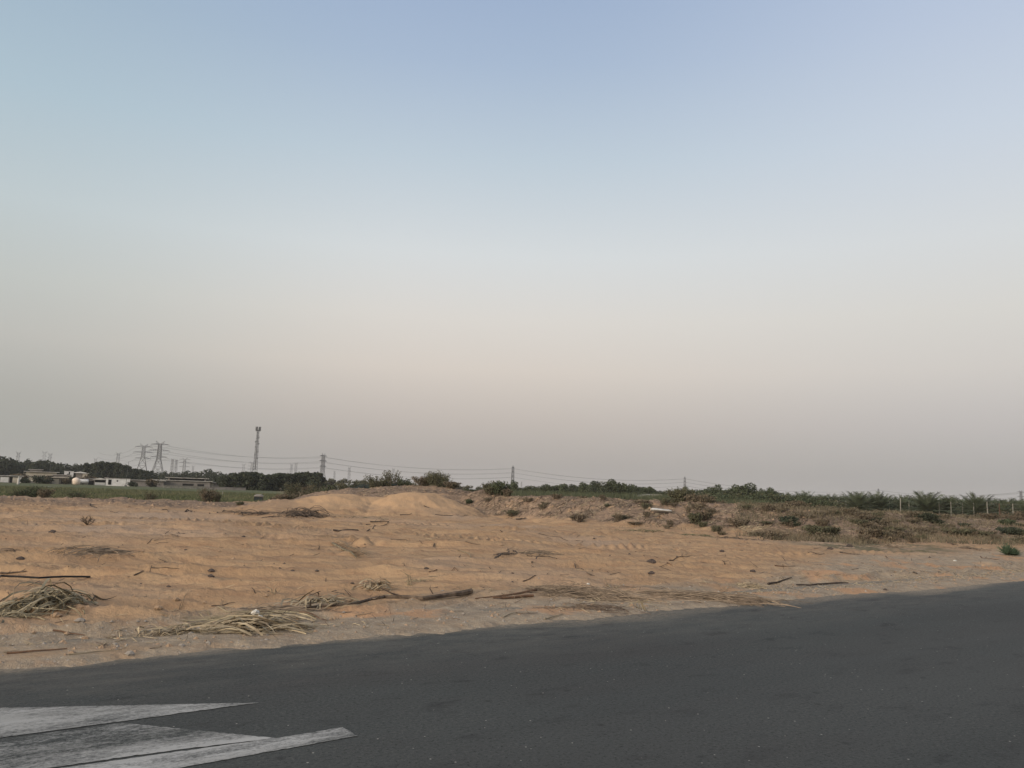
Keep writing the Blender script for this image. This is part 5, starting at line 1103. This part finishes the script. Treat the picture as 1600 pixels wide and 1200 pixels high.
heap(270, 994, 120, 18, .7, 100, 'pale', 'thin spread of dry straw left of the largest pale heap', .5, .008, .7, .1, .7, 'straw_heap', 'straw heap', True, curl=1.0)
heap(385, 972, 150, 12, .7, 90, 'frond', 'brownish dry stalks behind the largest pale heap', .9, .010, .6, .12, .35, 'straw_heap', 'straw heap', False, curl=.4)
heap(505, 944, 84, 28, .8, 130, 'pale', 'arched bundle of pale dry palm leaves above the long thick branch', .7, .012, .2, .9, .5, 'frond_heap', 'frond heap', True, curl=1.6)
heap(462, 958, 90, 12, .6, 70, 'brush', 'brown dry stalks under the arched leaf bundle', .8, .011, .6, .2, .4, 'straw_heap', 'straw heap')
heap(588, 930, 42, 20, .6, 60, 'pale', 'small tangle of dry leaves right of the arched bundle', .4, .010, .3, .6, .9, 'straw_heap', 'straw heap', True, curl=1.4)
heap(655, 914, 60, 8, .6, 45, 'frond', 'low scatter of dry grass behind the two upright stalks', .3, .006, .7, 0, 1.2, 'straw_heap', 'straw heap')
heap(893, 935, 100, 25, 1.0, 260, 'brush', 'dark heap of thin dry brush at the verge right of centre', .9, .010, .4, .1, .35, curl=.9)
heap(948, 940, 120, 11, .8, 130, 'brush', 'flat tail of dry brush stretching right of the dark heap', 1.0, .009, .7, -.05, .25)
heap(925, 955, 110, 8, .6, 60, 'twig', 'thin dark twigs between the brush heap and the road', .7, .008, .8, -.1, .3)
heap(1100, 941, 200, 15, 1.2, 170, 'brush', 'long low strip of grey dry brush along the verge', 1.2, .011, .6, .12, .25)
heap(1125, 941, 140, 9, .9, 50, 'twig', 'darker sticks lying across the long strip of dry brush', 1.0, .011, .6, -.15, .3)
heap(1172, 920, 34, 10, .6, 60, 'pale', 'small yellowish tangle left of the dark curved branch', .5, .009, .4, .4, .8, 'straw_heap', 'straw heap', curl=1.2)
heap(478, 810, 64, 24, 2.0, 120, 'twig', 'far heap of dark brush at the foot of the left sand lobe', 1.5, .034, .3, .2, 1.0, curl=1.3); heap(405, 808, 90, 8, 1.6, 34, 'twig', 'low dark brush stretching left of the far heap', 1.6, .03, .6, .05, .4)
heap(106, 867, 26, 9, 1.0, 60, 'brush', 'small grey brush tuft left of the wide grey brush', .8, .014, .4, .3, .9); heap(158, 869, 62, 11, 1.2, 130, 'brush', 'wide patch of grey dry brush in the middle of the sand at left', 1.1, .014, .5, .25, .6); heap(8, 867, 24, 7, .9, 40, 'brush', 'grey brush patch cut by the left edge', .8, .014, .5, .2, .6)
heap(840, 869, 46, 15, 1.0, 120, 'brush', 'fuzzy dark tuft on top of the central branch heap', .7, .011, .3, .4, .9, curl=1.0); heap(800, 868, 40, 9, .9, 50, 'twig', 'dry twigs at the left of the central branch heap', .8, .013, .5, .2, .7)
heap(1185, 832, 46, 8, 1.2, 34, 'pale', 'pale bleached cut branches lying at the foot of the ridge', 1.6, .022, .3, .35, .4); heap(1200, 834, 40, 9, 1.4, 120, 'brush', 'dark dry foliage attached to the bleached branches', 1.0, .02, .4, .1, .6)
heap(1390, 856, 40, 9, 1.2, 60, 'brush', 'reddish dry frond lying on the sand at right', 1.2, .018, .5, -.5, .3); heap(1515, 859, 40, 6, 1.2, 60, 'brush', 'flat patch of dead twigs left of the spiky plant', .9, .016, .6, 0, .7); heap(1480, 848, 36, 9, 1.2, 50, 'brush', 'see-through dry tuft in the sand above the flat dead twigs', .8, .014, .4, .5, .8)
heap(1150, 842, 60, 6, 1.5, 70, 'twig', 'dark dry twigs below the bleached branches', .9, .02, .6, 0, .8); heap(1090, 838, 60, 5, 1.6, 70, 'leafC', 'faded green weeds flattened at the toe of the ridge', .6, .016, .8, 0, 1.2, 'weed_patch', 'weeds'); heap(1010, 832, 80, 5, 2.0, 90, 'leafC', 'faded greenish weeds on the flat below the white sack', .6, .016, .8, 0, 1.2, 'weed_patch', 'weeds')
heap(575, 812, 90, 6, 2.2, 90, 'leafC', 'grey-green weeds at the foot of the sand mound', .8, .02, .7, 0, 1.2, 'weed_patch', 'weeds'); heap(665, 850, 60, 7, 1.2, 50, 'frond', 'dry grass wisps around the short thick stick', .6, .008, .6, 0, 1.0, 'straw_heap', 'straw heap'); heap(1340, 846, 60, 8, 2.0, 90, 'brush', 'reddish dead growth at the toe of the ridge at right', .9, .02, .6, 0, 1.2)
heap(720, 871, 70, 5, 1.0, 30, 'frond', 'few pale wisps around the pale bent stick', .6, .007, .7, .2, .8, 'straw_heap', 'straw heap')
# the cut frond in the middle and the dead bush at left
def cut_frond():
    P = path([(519, 853), (535, 860), (548, 868), (557, 875)]); o0 = P[0]; mb = MB(); Q = [p - o0 + Vector((0, 0, .04)) for p in P]; mb.tube(Q, [.035, .03, .025, .012], 5); rng = random.Random(1)
    for i in range(46):
        u = i / 46 * 2.99; k = int(u); b = Q[k].lerp(Q[k + 1], u - k); d = (Q[k + 1] - Q[k]).normalized(); a = rng.uniform(.25, .7); s = Vector((d.x * math.cos(a) - d.y * math.sin(a), d.x * math.sin(a) + d.y * math.cos(a), .1)); ll = rng.uniform(.6, 1.1)
        mb.strip([b, b + s * ll * .5 + Vector((0, 0, .06)), b + s * ll - Vector((0, 0, .03))], .012)
    o = link('cut_frond', mb.mesh('cut_frond'), M['frond']); o.location = o0; tag(o, 'single cut palm frond lying on the sand below the tyre track', 'palm frond')
cut_frond()
def dead_bush(px, py, hp, wp, l):
    p = G(px, py); D = p.to_2d().length; h = hp / F * D; w = wp / F * D; mb = MB(); rng = random.Random(8)
    def br(b, d, ll, r, dep):
        e = b + d * ll; m_ = b + d * ll * .5 + Vector((rng.uniform(-.1, .1), rng.uniform(-.1, .1), 0)) * ll; mb.tube([b, m_, e], [r, r * .8, r * .5], 3, False)
        if dep:
            for _ in range(3): br(b.lerp(e, rng.uniform(.4, 1)), (d + Vector((rng.uniform(-.9, .9), rng.uniform(-.9, .9), rng.uniform(-.3, .5)))).normalized(), ll * .6, r * .6, dep - 1)
    for i in range(12):
        a = rng.uniform(0, 6.28); br(Vector((0, 0, 0)), Vector((math.cos(a) * w / h * .5, math.sin(a) * .6, rng.uniform(.3, 1))).normalized(), h * .55, .014, 2)
    o = link('dead_bush', mb.mesh('dead_bush'), M['twig']); o.location = p; tag(o, l, 'dead bush')
dead_bush(136, 822, 17, 20, 'leafless grey dead bush standing alone on the sand at left')
# single clods, lumps and litter items
def lump(px, py, wp, m, l, name='clod', cat='clod', fl=.6):
    p = G(px, py); s = wp / F * p.to_2d().length / 2; rng = random.Random(int(px + py)); mb = MB(); V = []; n = 8
    for j, (z, r) in enumerate(((-.2, .9), (.25, 1.0), (.65, .7), (.95, .3))):
        for k in range(n): a = k * 2 * math.pi / n + j * .2; q = r * rng.uniform(.75, 1.15); V.append((math.cos(a) * q * s, math.sin(a) * q * s * .8, z * s * fl * rng.uniform(.85, 1.15)))
    mb.add(V, [(j * n + k, j * n + (k + 1) % n, (j + 1) * n + (k + 1) % n, (j + 1) * n + k) for j in range(3) for k in range(n)] + [tuple(3 * n + k for k in range(n))])
    o = link(name, mb.mesh(name), M[m]); o.location = p + Vector((0, 0, .13 if 'bag' in name else 0)); tag(o, l, cat); return o
for a in ((82, 834, 9, 'clod', 'dark clod alone on the sand at left, below the dead bush'), (32, 876, 9, 'clod', 'dark clod near the left edge above the black pipe'), (1018, 880, 13, 'clod', 'upper dark rock-like clod right of centre', ), (1018, 898, 10, 'clod', 'lower dark rock-like clod right of centre'), (1176, 894, 8, 'clod', 'dark clod behind the long strip of brush'),
          (1128, 863, 7, 'clod', 'small brown clod above the strip of brush'), (1297, 858, 8, 'clod', 'dark clod left one of two on the sand at right'), (1327, 854, 9, 'clod', 'dark clod right one of two on the sand at right'), (1467, 895, 4, 'clod', 'small dark clod on the verge at right'), (1383, 923, 5, 'clod', 'dark clod touching the asphalt edge at right'),
          (666, 889, 7, 'clod', 'dark clod at the left end of the reddish bowed stick'), (495, 894, 6, 'clod', 'dark clod in the sand left of centre'), (457, 893, 6, 'clod', 'second dark clod left of centre, smaller'), (550, 912, 5, 'clod', 'dark clod above the arched leaf bundle'), (330, 896, 9, 'clod', 'reddish-dark stain-like clod upper of two at left'), (329, 903, 9, 'clod', 'reddish-dark stain-like clod lower of two at left'),
          (263, 918, 6, 'clod', 'dark clod right of the slanting stick'), (290, 860, 4, 'clod', 'tiny dark clod in the middle distance at left'), (380, 841, 5, 'clod', 'tiny dark clod below the tyre track at left'), (801, 896, 4, 'clod', 'tiny dark clod at the right of the reddish bowed stick'), (928, 842, 4, 'clod', 'tiny dark clod near the right end of the longest thin stick'),
          (125, 973, 12, 'stone', 'grey stone on the verge at left'), (247, 956, 10, 'sclod', 'sandy lump in the middle of the verge at left'), (203, 1023, 12, 'stone', 'flat grey stone close to the asphalt at left'), (275, 940, 9, 'sclod', 'small sandy lump above the thin straw spread'), (88, 963, 12, 'sclod', 'sandy lump between the frond heap and the grey stone'), (284, 1010, 8, 'stone', 'small grey stone on gravel right of the flat one'), (133, 1001, 10, 'sclod', 'sandy lump at the end of the brown slanting stick'), (379, 1011, 6, 'stone', 'tiny grey stone on gravel below the largest pale heap'), (180, 1008, 6, 'stone', 'little grey stone on the gravel left of centre verge')):
    lump(a[0], a[1], a[2] * 1.25, a[3], a[4], 'stone' if a[3] == 'stone' else 'clod', 'stone' if a[3] == 'stone' else 'clod')
lump(398, 975, 13, 'bag', 'crumpled white plastic bag in the largest pale heap', 'plastic_bag', 'plastic bag', .9); lump(404, 980, 9, 'bag', 'smaller scrap of white plastic beside the crumpled bag', 'plastic_bag', 'plastic bag', .6)
lump(1492, 877, 6, 'bag', 'small white scrap on the open sand at right', 'litter_scrap', 'litter', .5); lump(1388, 838, 6, 'bag', 'small white scrap at the foot of the scrub at right', 'litter_scrap', 'litter', .5); lump(1440, 902, 8, 'bag', 'pale flat scrap on the verge at right', 'litter_scrap', 'litter', .25); lump(974, 813, 5, 'bag', 'tiny white scrap at the toe of the ridge', 'litter_scrap', 'litter', .5); lump(919, 915, 6, 'bag', 'white scrap above the dark brush heap', 'litter_scrap', 'litter', .8)
# shrubs between the sheds
FB = Kit(bush_proto('dusty_bush', 51, 2.2, 4, .25, 900, M['leafB'], 24, .2), bush_proto('dusty_bush', 52, 2.2, 3.4, .25, 900, M['leafD'], 24, .2))
for px, yt, D, wf, l in ((66, 741, 226, 1.3, 'dark bush in front of the long cream farm house'), (74, 744, 225, .9, 'grey bush at the left end of the grey shed'), (40, 746, 224, 1.0, 'dusty bush right of the far left shed'), (104, 746, 226, .9, 'dark bush left of the round cream tank'), (110, 743, 250, 1, 'dark bush behind the round cream tank'), (141, 742, 262, 1.2, 'dusky bush behind the dark lean-to'), (205, 751, 222, 1.0, 'dark bush at the right end of the white cabin'), (238, 747, 226, 1.1, 'round green bush in front of the barn row'), (212, 755, 215, .7, 'low dark heap-like bush in front of the left barn'), (30, 738, 260, 1.3, 'dark bush behind the far left shed'), (92, 738, 270, 1.0, 'dark bush behind the grey shed'), (368, 750, 236, 1.2, 'dark bush at the right end of the rightmost barn')):
    s_ = max(topscale(px, yt, D, 2.3), .3); FB.put(stand(px, yt, D), s_ * wf, l, 'bush', sz=s_)

# low dusty tufts merging the scrub on the right part of the ridge
DT = Kit(*[bush_proto('dry_tuft', 60 + i, .45, 1.1, .05, 420, M[m_], 22, .8) for i, m_ in enumerate(('leafD', 'drygrass', 'leafC', 'drygrass', 'leafD'))])
r9 = random.Random(12); nt_ = 0
while nt_ < 130:
    px = r9.uniform(1040, 1610) if r9.random() < .8 else r9.uniform(760, 1040); t_ = tan_az(px); a_, b_ = float(np.interp(t_, T_t, T_r)), float(np.interp(t_, C_t, C_r)); D_ = a_ + (b_ + 2 - a_) * r9.uniform(-.05, 1.05); q = 1 / math.sqrt(1 + t_ * t_); X_, Y_ = t_ * q * D_, q * D_
    if vnoise(np.array([X_ * .3]), np.array([Y_ * .6]))[0] < .38: continue
    side = 'left' if px < 1040 else 'right'; DT.put(Vector((X_, Y_, H(X_, Y_) - .03)), r9.uniform(.45, 1.25), 'low dusty tuft of dry scrub on the %s part of the ridge' % side, 'dry tuft', 'dry tufts on the %s part of the ridge' % side, sz=r9.uniform(.4, 1.1)); nt_ += 1

# ------------------------------------------------------------------ haze
hz_b = MB(); hz_b.box((0, 3500, 44), (9000, 8000, 98))
hm = bpy.data.materials.new('haze'); hm.use_nodes = True; t = hm.node_tree; t.nodes.clear()
pv = t.nodes.new('ShaderNodeVolumePrincipled'); pv.inputs['Density'].default_value = .00017; pv.inputs['Color'].default_value = (.70, .71, .725, 1); pv.inputs['Anisotropy'].default_value = 0
oo = t.nodes.new('ShaderNodeOutputMaterial'); t.links.new(pv.outputs[0], oo.inputs['Volume'])
hzo = link('haze', hz_b.mesh('haze'), hm); hzo['kind'] = 'stuff'; hzo['label'] = 'thin dusty haze lying over the plain'
